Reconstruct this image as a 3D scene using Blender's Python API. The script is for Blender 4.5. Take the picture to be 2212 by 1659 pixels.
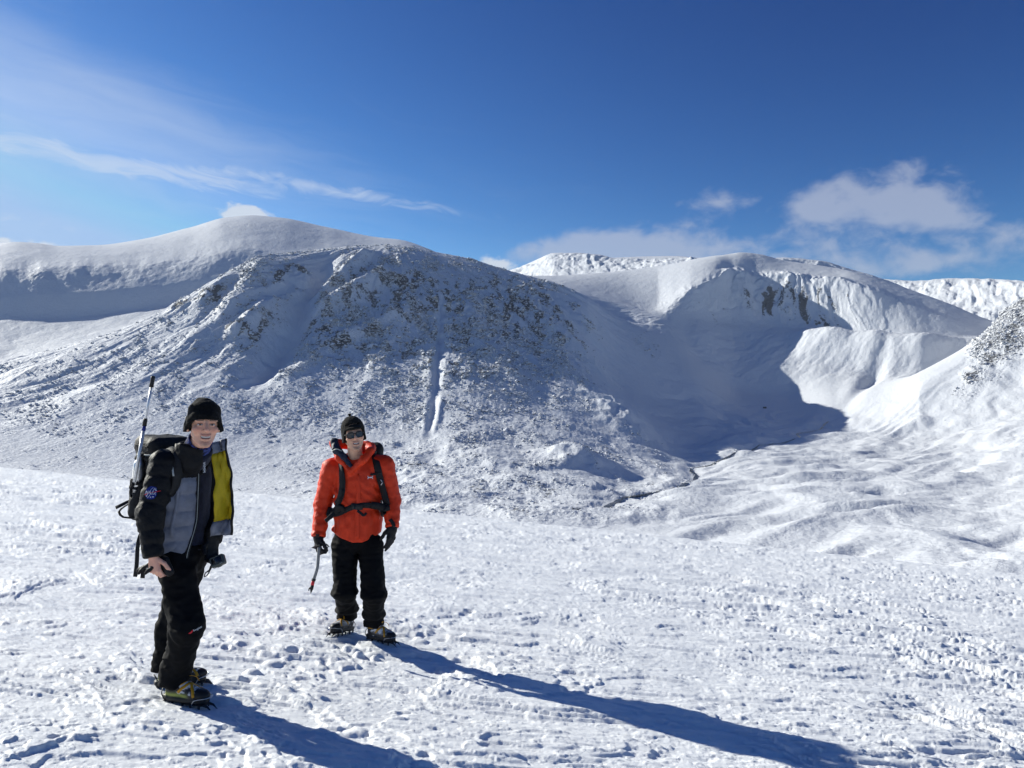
import bpy, math, random
import numpy as np
from mathutils import Vector, Matrix

for _o in list(bpy.data.objects):
    bpy.data.objects.remove(_o)
SC = bpy.context.scene
COL = SC.collection
F32 = np.float32

# ------------------------------------------------------------------ camera
# working units: a 2212 x 1659 view, focal length FPX, eye CAMZ above the snow
FPX, PCX, PCY, HOR = 1661.0, 1106.0, 829.5, 905.0
CAMZ = 1.63
PITCH = math.atan((HOR - PCY) / FPX)
cam = bpy.data.cameras.new('camera')
cam.sensor_width = 36.0
cam.lens = 36.0 * FPX / 2212.0
cam.clip_start = 0.05
cam.clip_end = 40000.0
camo = bpy.data.objects.new('camera', cam)
COL.objects.link(camo)
camo.location = (0, 0, CAMZ)
camo.rotation_euler = (math.radians(90) + PITCH, 0, 0)
SC.camera = camo

# ------------------------------------------------------------------ light
SUN_EL = math.radians(26.5)
SUN_AZ = math.radians(-61.0)          # measured from +Y, negative = towards -X
SUN_DIR = Vector((math.sin(SUN_AZ) * math.cos(SUN_EL), math.cos(SUN_AZ) * math.cos(SUN_EL), math.sin(SUN_EL)))
sun = bpy.data.lights.new('sun', 'SUN')
sun.energy = 5.0
sun.angle = math.radians(0.53)
sun.color = (1.0, 0.975, 0.87)
suno = bpy.data.objects.new('sun', sun)
COL.objects.link(suno)
suno.rotation_euler = SUN_DIR.to_track_quat('Z', 'Y').to_euler()
suno.location = SUN_DIR * 50

SC.view_settings.view_transform = 'Standard'
SC.view_settings.look = 'None'
SC.view_settings.gamma = 1.0
SC.view_settings.use_curve_mapping = False
SC.view_settings.exposure = 0.56
SC.render.engine = 'CYCLES'
SC.cycles.use_denoising = True
SC.cycles.denoiser = 'OPENIMAGEDENOISE'
SC.cycles.denoising_input_passes = 'RGB_ALBEDO_NORMAL'
SC.cycles.use_adaptive_sampling = True
SC.cycles.adaptive_threshold = 0.02
SC.cycles.max_bounces = 6
SC.cycles.diffuse_bounces = 2
SC.cycles.glossy_bounces = 2
SC.cycles.transmission_bounces = 4


# ------------------------------------------------------------------ node helpers
class NT:
    """tiny expression builder over a node tree"""
    def __init__(self, tree):
        self.t = tree
        self.n = tree.nodes
        self.l = tree.links

    def new(self, typ, **kw):
        nd = self.n.new(typ)
        for k, v in kw.items():
            setattr(nd, k, v)
        return nd

    def put(self, sock, val):
        if hasattr(val, 'is_linked') or hasattr(val, 'links'):
            self.l.new(val, sock)
        else:
            sock.default_value = val

    def m(self, op, a, b=0.0, c=None, clamp=False):
        nd = self.new('ShaderNodeMath', operation=op, use_clamp=clamp)
        self.put(nd.inputs[0], a)
        self.put(nd.inputs[1], b)
        if c is not None:
            self.put(nd.inputs[2], c)
        return nd.outputs[0]

    def add(self, a, b): return self.m('ADD', a, b)
    def sub(self, a, b): return self.m('SUBTRACT', a, b)
    def mul(self, a, b): return self.m('MULTIPLY', a, b)

    def sstep(self, x, lo, hi):
        nd = self.new('ShaderNodeMapRange', interpolation_type='SMOOTHSTEP')
        self.put(nd.inputs['Value'], x)
        self.put(nd.inputs['From Min'], lo)
        self.put(nd.inputs['From Max'], hi)
        return nd.outputs['Result']

    def noise(self, vec, scale, detail=3.0, rough=0.55, dist=0.0):
        nd = self.new('ShaderNodeTexNoise')
        if vec is not None:
            self.l.new(vec, nd.inputs['Vector'])
        nd.inputs['Scale'].default_value = scale
        nd.inputs['Detail'].default_value = detail
        nd.inputs['Roughness'].default_value = rough
        nd.inputs['Distortion'].default_value = dist
        return nd.outputs['Fac']

    def mix(self, f, a, b):
        nd = self.new('ShaderNodeMix', data_type='RGBA')
        self.put(nd.inputs[0], f)
        self.put(nd.inputs[6], a)
        self.put(nd.inputs[7], b)
        return nd.outputs[2]

    def comb(self, x, y, z):
        nd = self.new('ShaderNodeCombineXYZ')
        for i, v in enumerate((x, y, z)):
            self.put(nd.inputs[i], v)
        return nd.outputs[0]


# ------------------------------------------------------------------ world: sky with thin cirrus and low cumulus
W = bpy.data.worlds.new('World')
SC.world = W
W.use_nodes = True
w = NT(W.node_tree)
w.n.clear()
sky = w.new('ShaderNodeTexSky')
sky.sky_type = 'NISHITA'
sky.sun_disc = False
sky.sun_elevation = SUN_EL
sky.sun_rotation = SUN_AZ
sky.altitude = 1400.0
sky.air_density = 1.0
sky.dust_density = 0.35
sky.ozone_density = 3.0
tc = w.new('ShaderNodeTexCoord')
sep = w.new('ShaderNodeSeparateXYZ')
w.l.new(tc.outputs['Generated'], sep.inputs[0])
dx, dy, dz = sep.outputs[0], sep.outputs[1], sep.outputs[2]
az = w.m('ARCTAN2', dx, dy)                       # radians from +Y, right positive
el = w.m('ARCSINE', dz)


def sky_ang(px, py):
    """azimuth and elevation of the direction at (px, py)"""
    a, b = (px - PCX) / FPX, (PCY - py) / FPX
    y = math.cos(PITCH) - b * math.sin(PITCH)
    z = math.sin(PITCH) + b * math.cos(PITCH)
    return math.atan2(a, y), math.atan2(z, math.hypot(a, y))


SKYV = w.comb(az, el, 0.0)


def gauss2(px, py, rx, ry, rot=0.0, amp=1.0):
    """soft elliptic patch in azimuth and elevation, rx and ry in view units"""
    a0, e0 = sky_ang(px, py)
    mp = w.new('ShaderNodeMapping', vector_type='TEXTURE')
    w.l.new(SKYV, mp.inputs[0])
    mp.inputs['Location'].default_value = (a0, e0, 0)
    mp.inputs['Rotation'].default_value = (0, 0, rot)
    mp.inputs['Scale'].default_value = (rx * 1.75 / FPX, ry * 1.75 / FPX, 1)
    gr = w.new('ShaderNodeTexGradient', gradient_type='SPHERICAL')
    w.l.new(mp.outputs[0], gr.inputs[0])
    return (gr.outputs['Fac'], amp)


def total(vals):
    s = w.mul(vals[0][0], vals[0][1])
    for v, amp in vals[1:]:
        s = w.m('MULTIPLY_ADD', v, amp, s)
    return s


# cumulus
puffvec = w.comb(az, w.mul(el, 1.5), 0.0)
pn = w.noise(puffvec, 24.0, 6.0, 0.58, 0.3)
blobs = [(1752, 452, 70, 38, 0.3, 1.05), (1915, 432, 118, 58, -0.05, 1.4), (2050, 468, 84, 34, -0.25, 1.05),
         (1545, 435, 80, 34, 0.0, 0.85), (1210, 545, 120, 30, 0.1, 1.35), (1400, 533, 150, 42, 0.0, 1.6),
         (1700, 557, 180, 34, 0.0, 1.05), (2040, 566, 200, 30, 0.05, 1.1), (2250, 505, 60, 26, 0.0, 0.6)]
cum = total([gauss2(*b) for b in blobs])
cum = w.mul(w.sstep(w.add(cum, w.mul(w.sub(pn, 0.5), 1.9)), 0.42, 1.30), w.m('MULTIPLY', cum, 4.0, clamp=True))
cum = w.mul(cum, 0.62)
wn = w.noise(puffvec, 75.0, 4.0, 0.55, 0.2)
wisp = total([gauss2(510, 464, 30, 18, 0, 1.5), gauss2(550, 466, 32, 16, 0, 1.5), gauss2(10, 524, 20, 9, 0, 1.3), gauss2(96, 527, 30, 6, 0, 0.9),
              gauss2(1075, 570, 40, 14, -0.2, 1.3)])
wisp = w.mul(w.sstep(w.add(wisp, w.mul(w.sub(wn, 0.5), 1.5)), 0.35, 1.05), 0.8)
# cirrus, drawn out along a line falling to the right
R0 = -0.125
cu = w.add(w.mul(az, math.cos(R0)), w.mul(el, math.sin(R0)))
cv = w.add(w.mul(az, -math.sin(R0)), w.mul(el, math.cos(R0)))
warp = w.noise(w.comb(w.mul(cu, 2.0), w.mul(cv, 5.0), 3.0), 3.0, 2.0, 0.5)
cn = w.noise(w.comb(w.mul(cu, 3.5), w.add(w.mul(cv, 30.0), w.mul(warp, 2.0)), 0.0), 1.6, 6.0, 0.62, 0.6)
cn2 = w.noise(w.comb(w.mul(cu, 11.0), w.add(w.mul(cv, 46.0), w.mul(warp, 4.0)), 5.0), 1.5, 5.0, 0.6, 0.8)
bands = total([gauss2(40, 325, 280, 24, -0.06, 1.15), gauss2(180, 345, 160, 14, -0.1, 0.6), gauss2(330, 358, 220, 16, -0.13, 1.0), gauss2(520, 380, 130, 16, -0.12, 1.0),
               gauss2(690, 405, 150, 14, -0.19, 0.9), gauss2(860, 433, 170, 11, -0.15, 0.7), gauss2(60, 478, 190, 10, -0.06, 0.65)])
bands = w.mul(w.sstep(w.add(bands, w.mul(w.sub(cn2, 0.5), 2.6)), 0.25, 1.75), w.m('MULTIPLY', bands, 3.0, clamp=True))
veil = total([gauss2(-60, 170, 380, 85, -0.25, 0.75), gauss2(330, 240, 420, 60, -0.25, 0.5), gauss2(-100, 380, 460, 200, 0, 0.4),
              gauss2(-1100, 300, 900, 300, -0.1, 0.6), gauss2(700, 350, 700, 140, -0.2, 0.2)])
veil = w.sstep(w.add(veil, w.mul(w.sub(cn, 0.5), 0.9)), 0.1, 1.9)
cir = w.m('MAXIMUM', w.mul(bands, 0.60), w.mul(veil, 0.46))

# the clear high-altitude air of the day: deeper blue overhead, pale towards the sun
sc_ = w.new('ShaderNodeSeparateColor')
w.l.new(sky.outputs[0], sc_.inputs[0])
cc_ = w.new('ShaderNodeCombineColor')
for i_, (g_, p_) in enumerate(((0.205, 2.9), (0.315, 2.15), (0.59, 1.6))):
    w.l.new(w.m('MINIMUM', w.mul(w.m('POWER', sc_.outputs[i_], p_), g_), (4.5, 7.2, 11.5)[i_]), cc_.inputs[i_])
skyc = cc_.outputs[0]
c1 = w.mix(cir, skyc, (9.0, 10.0, 11.6, 1))
c2 = w.mix(cum, c1, (6.5, 7.2, 8.9, 1))
c3 = w.mix(wisp, c2, (9.6, 10.2, 11.0, 1))
bg = w.new('ShaderNodeBackground')
bg.inputs['Strength'].default_value = 0.05
w.l.new(c3, bg.inputs['Color'])
wo = w.new('ShaderNodeOutputWorld')
w.l.new(bg.outputs[0], wo.inputs[0])


# ------------------------------------------------------------------ numeric helpers
def ray(px, py):
    a, b = (px - PCX) / FPX, (PCY - py) / FPX
    return np.array([a, math.cos(PITCH) - b * math.sin(PITCH), math.sin(PITCH) + b * math.cos(PITCH)])


def U(px, py, Y):
    """world point at forward distance Y along the line of sight (px, py)"""
    d = ray(px, py)
    p = d * (Y / d[1])
    p[2] += CAMZ
    return p


_rs = np.random.RandomState(7)
_perm = np.concatenate([_rs.permutation(256)] * 2).astype(np.int32)
_ang = np.linspace(0, 2 * np.pi, 256, endpoint=False)
_gx, _gy = np.cos(_ang).astype(F32), np.sin(_ang).astype(F32)


def perlin(x, y, seed=0):
    x = np.asarray(x, F32) + F32(seed * 17.37)
    y = np.asarray(y, F32) + F32(seed * 9.71)
    fx, fy = np.floor(x), np.floor(y)
    xi, yi = fx.astype(np.int32) & 255, fy.astype(np.int32) & 255
    x = x - fx
    y = y - fy
    xj, yj = (xi + 1) & 255, (yi + 1) & 255
    a, b = _perm[xi], _perm[xj]

    def g(h, dx_, dy_):
        return _gx[h] * dx_ + _gy[h] * dy_
    n00 = g(_perm[a + yi], x, y)
    n10 = g(_perm[b + yi], x - 1, y)
    n01 = g(_perm[a + yj], x, y - 1)
    n11 = g(_perm[b + yj], x - 1, y - 1)
    u = x * x * x * (x * (x * 6 - 15) + 10)
    v = y * y * y * (y * (y * 6 - 15) + 10)
    return ((n00 * (1 - u) + n10 * u) * (1 - v) + (n01 * (1 - u) + n11 * u) * v) * F32(1.41)


def fbm(x, y, octv=4, gain=0.5, lac=2.03, seed=0):
    s, a, t = 0, 1.0, 0.0
    for i in range(octv):
        s = s + a * perlin(x * lac ** i, y * lac ** i, seed + i)
        t += a
        a *= gain
    return s / t


def ridged(x, y, octv=4, gain=0.5, lac=2.03, seed=0):
    s, a, t = 0, 1.0, 0.0
    for i in range(octv):
        s = s + a * (1 - 2 * np.abs(perlin(x * lac ** i, y * lac ** i, seed + i)))
        t += a
        a *= gain
    return s / t


def smooth(x, lo, hi):
    t = np.clip((x - lo) / (hi - lo), 0, 1)
    return t * t * (3 - 2 * t)


def bell(x, c, wd):
    return np.exp(-((x - c) / wd) ** 2)


def pchip(xk, yk, x):
    xk, yk = np.asarray(xk, float), np.asarray(yk, float)
    h = np.diff(xk)
    d = np.diff(yk) / h
    m = np.zeros_like(yk)
    m[1:-1] = np.where(d[:-1] * d[1:] > 0, 2 * d[:-1] * d[1:] / np.where(np.abs(d[:-1] + d[1:]) < 1e-12, 1, d[:-1] + d[1:]), 0)
    m[0], m[-1] = d[0], d[-1]
    i = np.clip(np.searchsorted(xk, x) - 1, 0, len(xk) - 2)
    t = np.clip((x - xk[i]) / h[i], 0, 1)
    return (yk[i] * (1 + 2 * t) * (1 - t) ** 2 + yk[i + 1] * t * t * (3 - 2 * t)
            + h[i] * (m[i] * t * (1 - t) ** 2 - m[i + 1] * t * t * (1 - t)))


def mesh_np(name, verts, quads, mats, parent=None, attrs=None, smoothed=True, matidx=None):
    """one mesh object from numpy arrays; faces with a repeated last corner are triangles"""
    me = bpy.data.meshes.new(name)
    verts = np.asarray(verts, F32)
    quads = np.asarray(quads, np.int32)
    nf, k = quads.shape
    me.vertices.add(len(verts))
    me.vertices.foreach_set('co', verts.ravel())
    me.loops.add(nf * k)
    me.loops.foreach_set('vertex_index', quads.ravel())
    me.polygons.add(nf)
    me.polygons.foreach_set('loop_start', np.arange(0, nf * k, k, dtype=np.int32))
    try:
        me.polygons.foreach_set('loop_total', np.full(nf, k, np.int32))
    except Exception:
        pass
    if smoothed:
        me.polygons.foreach_set('use_smooth', np.ones(nf, bool))
    if not isinstance(mats, (list, tuple)):
        mats = [mats]
    for m_ in mats:
        me.materials.append(m_)
    if matidx is not None:
        me.polygons.foreach_set('material_index', np.asarray(matidx, np.int32))
    for an, av in (attrs or {}).items():
        av = np.asarray(av, F32)
        if av.ndim == 1:
            at = me.attributes.new(an, 'FLOAT', 'POINT')
            at.data.foreach_set('value', av)
        else:
            at = me.attributes.new(an, 'FLOAT_COLOR', 'POINT')
            if av.shape[1] == 3:
                av = np.concatenate([av, np.ones((len(av), 1), F32)], 1)
            at.data.foreach_set('color', av.ravel())
    me.update()
    me.validate()
    ob = bpy.data.objects.new(name, me)
    COL.objects.link(ob)
    if parent is not None:
        ob.parent = parent
    return ob


def grid_quads(nr, nc):
    i = np.arange(nr * nc, dtype=np.int32).reshape(nr, nc)
    return np.stack([i[:-1, :-1], i[:-1, 1:], i[1:, 1:], i[1:, :-1]], -1).reshape(-1, 4)


def tag(o, label=None, cat=None, group=None, kind=None):
    if label: o['label'] = label
    if cat: o['category'] = cat
    if group: o['group'] = group
    if kind: o['kind'] = kind
    return o


def mat(name, color, rough=0.6, spec=0.3, metal=0.0, var=0.12, vscale=30.0, bump=0.0, bscale=80.0, sheen=0.0):
    """plain surface with gentle procedural tone variation and relief"""
    M = bpy.data.materials.new(name)
    M.use_nodes = True
    t = NT(M.node_tree)
    b = t.n['Principled BSDF']
    co = t.new('ShaderNodeTexCoord').outputs['Object']
    nz = t.noise(co, vscale, 4.0, 0.6)
    lo = tuple(c * (1 - var) for c in color) + (1,)
    hi = tuple(min(1, c * (1 + var)) for c in color) + (1,)
    t.l.new(t.mix(t.sstep(nz, 0.3, 0.7), lo, hi), b.inputs['Base Color'])
    b.inputs['Roughness'].default_value = rough
    b.inputs['Specular IOR Level'].default_value = spec
    b.inputs['Metallic'].default_value = metal
    if sheen:
        b.inputs['Sheen Weight'].default_value = sheen
    if bump:
        bn = t.new('ShaderNodeBump')
        bn.inputs['Strength'].default_value = bump
        bn.inputs['Distance'].default_value = 0.01
        t.l.new(t.noise(co, bscale, 5.0, 0.6), bn.inputs['Height'])
        t.l.new(bn.outputs[0], b.inputs['Normal'])
    return M

# where the hikers stand: heel and toe of each boot as seen
FEET_A = [((360, 1511), (448, 1531)), ((338, 1484), (451, 1477))]
FEET_B = [((757, 1362), (710, 1376)), ((797, 1378), (852, 1394))]
FEET_PRINTS = [(905, 1372), (930, 1385), (880, 1350), (975, 1372), (1010, 1330), (620, 1428), (560, 1412), (735, 1395), (790, 1410), (470, 1400), (540, 1470), (330, 1530), (300, 1500), (1190, 1500), (690, 1580), (760, 1590)]

# ------------------------------------------------------------------ snow materials
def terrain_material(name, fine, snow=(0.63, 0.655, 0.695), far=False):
    """snow cover with rock breaking through where the 'rock' attribute is high"""
    M = bpy.data.materials.new(name)
    M.use_nodes = True
    t = NT(M.node_tree)
    b = t.n['Principled BSDF']
    co = t.new('ShaderNodeTexCoord').outputs['Object']
    at = t.new('ShaderNodeAttribute', attribute_name='rock')
    rk = at.outputs['Fac']
    n1 = t.noise(co, fine, 5.0, 0.62, 0.3)
    n2 = t.noise(co, fine * 0.33, 3.0, 0.55)
    n = t.add(t.mul(n1, 0.7), t.mul(n2, 0.3))
    msk = t.sstep(t.add(rk, t.mul(t.sub(n, 0.5), 2.6)), 0.46, 0.72)
    tone = t.noise(co, fine * 0.12, 4.0, 0.6)
    stone = t.mix(t.sstep(tone, 0.35, 0.65), (0.050, 0.055, 0.066, 1), (0.115, 0.120, 0.128, 1))
    stone = t.mix(t.sstep(n1, 0.45, 0.75), stone, (0.21, 0.215, 0.225, 1))
    # thinly covered scree is rimed and pale, bare crags are dark
    stone = t.mix(t.sstep(rk, 0.28, 0.48), (0.36, 0.375, 0.40, 1), stone)
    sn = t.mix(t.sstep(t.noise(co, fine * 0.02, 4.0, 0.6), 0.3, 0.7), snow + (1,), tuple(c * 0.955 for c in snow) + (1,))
    t.l.new(t.mix(msk, sn, stone), b.inputs['Base Color'])
    b.inputs['Roughness'].default_value = 0.62
    b.inputs['Specular IOR Level'].default_value = 0.22
    bn = t.new('ShaderNodeBump')
    bn.inputs['Strength'].default_value = 1.0
    bn.inputs['Distance'].default_value = 2.4 / (fine * 6)
    t.l.new(t.add(t.mul(n1, t.add(0.45, t.mul(rk, 1.8))), t.mul(n2, 0.6)), bn.inputs['Height'])
    t.l.new(bn.outputs[0], b.inputs['Normal'])
    return M


def ground_material():
    M = bpy.data.materials.new('wind crusted snow')
    M.use_nodes = True
    t = NT(M.node_tree)
    b = t.n['Principled BSDF']
    co = t.new('ShaderNodeTexCoord').outputs['Object']
    n0 = t.noise(co, 0.8, 4.0, 0.6)
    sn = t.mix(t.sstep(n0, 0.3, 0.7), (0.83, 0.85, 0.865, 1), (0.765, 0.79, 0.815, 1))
    t.l.new(sn, b.inputs['Base Color'])
    ic = t.sstep(t.noise(co, 1.7, 3.0, 0.5), 0.45, 0.7)
    t.l.new(t.m('MULTIPLY_ADD', ic, -0.16, 0.62), b.inputs['Roughness'])
    b.inputs['Specular IOR Level'].default_value = 0.38
    n1 = t.noise(co, 70.0, 4.0, 0.65)
    n2 = t.noise(co, 260.0, 2.0, 0.6)
    bn = t.new('ShaderNodeBump')
    bn.inputs['Strength'].default_value = 0.55
    bn.inputs['Distance'].default_value = 0.006
    t.l.new(t.add(n1, t.mul(n2, 0.35)), bn.inputs['Height'])
    t.l.new(bn.outputs[0], b.inputs['Normal'])
    return M


M_SNOW = ground_material()
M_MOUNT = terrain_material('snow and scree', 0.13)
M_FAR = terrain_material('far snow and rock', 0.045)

# ------------------------------------------------------------------ foreground hill
GA, GB, GC, GK = 0.01, 0.043, 0.104, 0.00122


def ground_base(x, y):
    x = np.asarray(x, float)
    y = np.asarray(y, float)
    yy = np.maximum(y, -6)
    xs = np.where(np.abs(x) < 60, x, np.sign(x) * (60 + (np.abs(x) - 60) * 0.55))
    return -(GA + GB * y + GC * xs + GK * yy * yy)


# trodden spots, boot prints and the persons' feet: (x, y, radius, depth)
PRINTS = []


def ground_relief(x, y):
    """wind-carved crust: plates with broken edges, fine dimples, scattered chips"""
    d = np.hypot(x, y)
    # wind direction runs roughly across the view
    wa = math.radians(-14)
    u = x * math.cos(wa) + y * math.sin(wa)
    v = -x * math.sin(wa) + y * math.cos(wa)
    z = 0.035 * fbm(u * 0.25, v * 0.5, 3, seed=3)
    warp = fbm(u * 0.7, v * 0.7, 2, seed=41)
    # plates of wind crust with broken edges
    p1 = fbm(u * 0.60 + warp * 0.9, v * 1.8 + warp, 5, 0.48, seed=11)
    reg = smooth(fbm(x * 0.20, y * 0.14, 3, seed=23) + 0.08 * np.clip(x / 4, -1, 1), -0.22, 0.28)
    pl = 0.023 * smooth(p1, 0.03, 0.08) + 0.019 * smooth(p1, 0.22, 0.265) - 0.020 * smooth(-p1, 0.16, 0.22)
    p2 = fbm(u * 1.7 + warp, v * 4.6, 4, 0.5, seed=31)
    pl2 = 0.013 * smooth(p2, 0.14, 0.21) - 0.011 * smooth(-p2, 0.24, 0.32)
    # chips
    p3 = fbm(u * 4.6 + 0.8 * warp, v * 8.0, 4, 0.60, seed=37)
    p4 = fbm(u * 10 + 0.8 * warp, v * 16, 3, 0.60, seed=39)
    ch = (0.0070 * smooth(p3, 0.14, 0.22) - 0.007 * smooth(-p3, 0.22, 0.30) + 0.0030 * smooth(p4, 0.10, 0.22)) * (0.50 + 0.35 * reg) * (1 - 0.55 * smooth(d, 8, 25))
    # fine dimples
    dm = 0.0025 * perlin(u * 11 + 0.6 * p3, v * 21, 51) + 0.0014 * perlin(u * 29, v * 35, 52)
    fade = np.exp(-d / 45)
    rough = 0.50 + 0.45 * reg
    z = z + (pl + pl2) * rough + ch + dm * fade * (1.25 - 0.6 * reg)
    # low drifts drawn across the slope further out
    z = z + 0.07 * smooth(d, 9, 40) * fbm(u * 0.16, v * 0.8, 4, 0.55, seed=61) + 0.03 * smooth(d, 7, 20) * smooth(fbm(u * 0.35, v * 1.3, 3, seed=63), 0.12, 0.2)
    return z


def ground_z(x, y, relief=True):
    x = np.atleast_1d(np.asarray(x, float))
    y = np.atleast_1d(np.asarray(y, float))
    z = ground_base(x, y)
    if relief:
        r = ground_relief(x, y)
        for (cx, cy, rad, dep) in PRINTS:
            q = np.hypot(x - cx, y - cy) / rad
            f = np.exp(-q ** 4)
            r = r * (1 - 0.75 * f) + (-dep) * f + 0.3 * dep * bell(q, 1.25, 0.22)
        z = z + r
    return z


def px_columns(lo, hi, n, wide):
    dense = np.linspace(lo, hi, n)
    k = np.linspace(0, 1, 26)[1:]
    out = (wide * k ** 2)
    return np.concatenate([(lo - out)[::-1], dense, hi + out])


def build_ground():
    cols = px_columns(-140, 2350, 1060, 6000)
    t = (cols - PCX) / FPX
    py = np.linspace(1860, 1120, 520)
    h0 = CAMZ + GA
    # forward distance of rows spread evenly over the view, solved for the mid column
    s = (py - HOR) / FPX
    A, B, C = GK, GB - s, h0
    disc = np.maximum(B * B - 4 * A * C, 0)
    Y = (-B - np.sqrt(disc)) / (2 * A)
    Y = Y[np.isfinite(Y) & (disc > 1e-9)]
    near = np.linspace(0.25, Y[0], 10)[:-1]
    far = np.concatenate([np.geomspace(Y[-1] * 1.012, 75, 70), np.geomspace(78, 330, 34)])
    Y = np.concatenate([near, Y, far])
    X = t[None, :] * Y[:, None]
    YY = np.repeat(Y[:, None], len(t), 1)
    Z = ground_z(X.ravel(), YY.ravel()).reshape(X.shape)
    v = np.stack([X, YY, Z], -1).reshape(-1, 3)
    q = grid_quads(len(Y), len(t))
    # the hilltop behind the photographer, coarser
    gx = np.linspace(-60, 60, 61)
    gy = np.concatenate([np.linspace(-60, -2, 30), [0.26]])
    GX, GY = np.meshgrid(gx, gy)
    v2 = np.stack([GX, GY, ground_base(GX, GY) - 0.02], -1).reshape(-1, 3)
    q2 = grid_quads(len(gy), len(gx)) + len(v)
    o = mesh_np('snow_ground', np.concatenate([v, v2]), np.concatenate([q, q2]), M_SNOW)
    tag(o, kind='structure')
    return o


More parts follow.
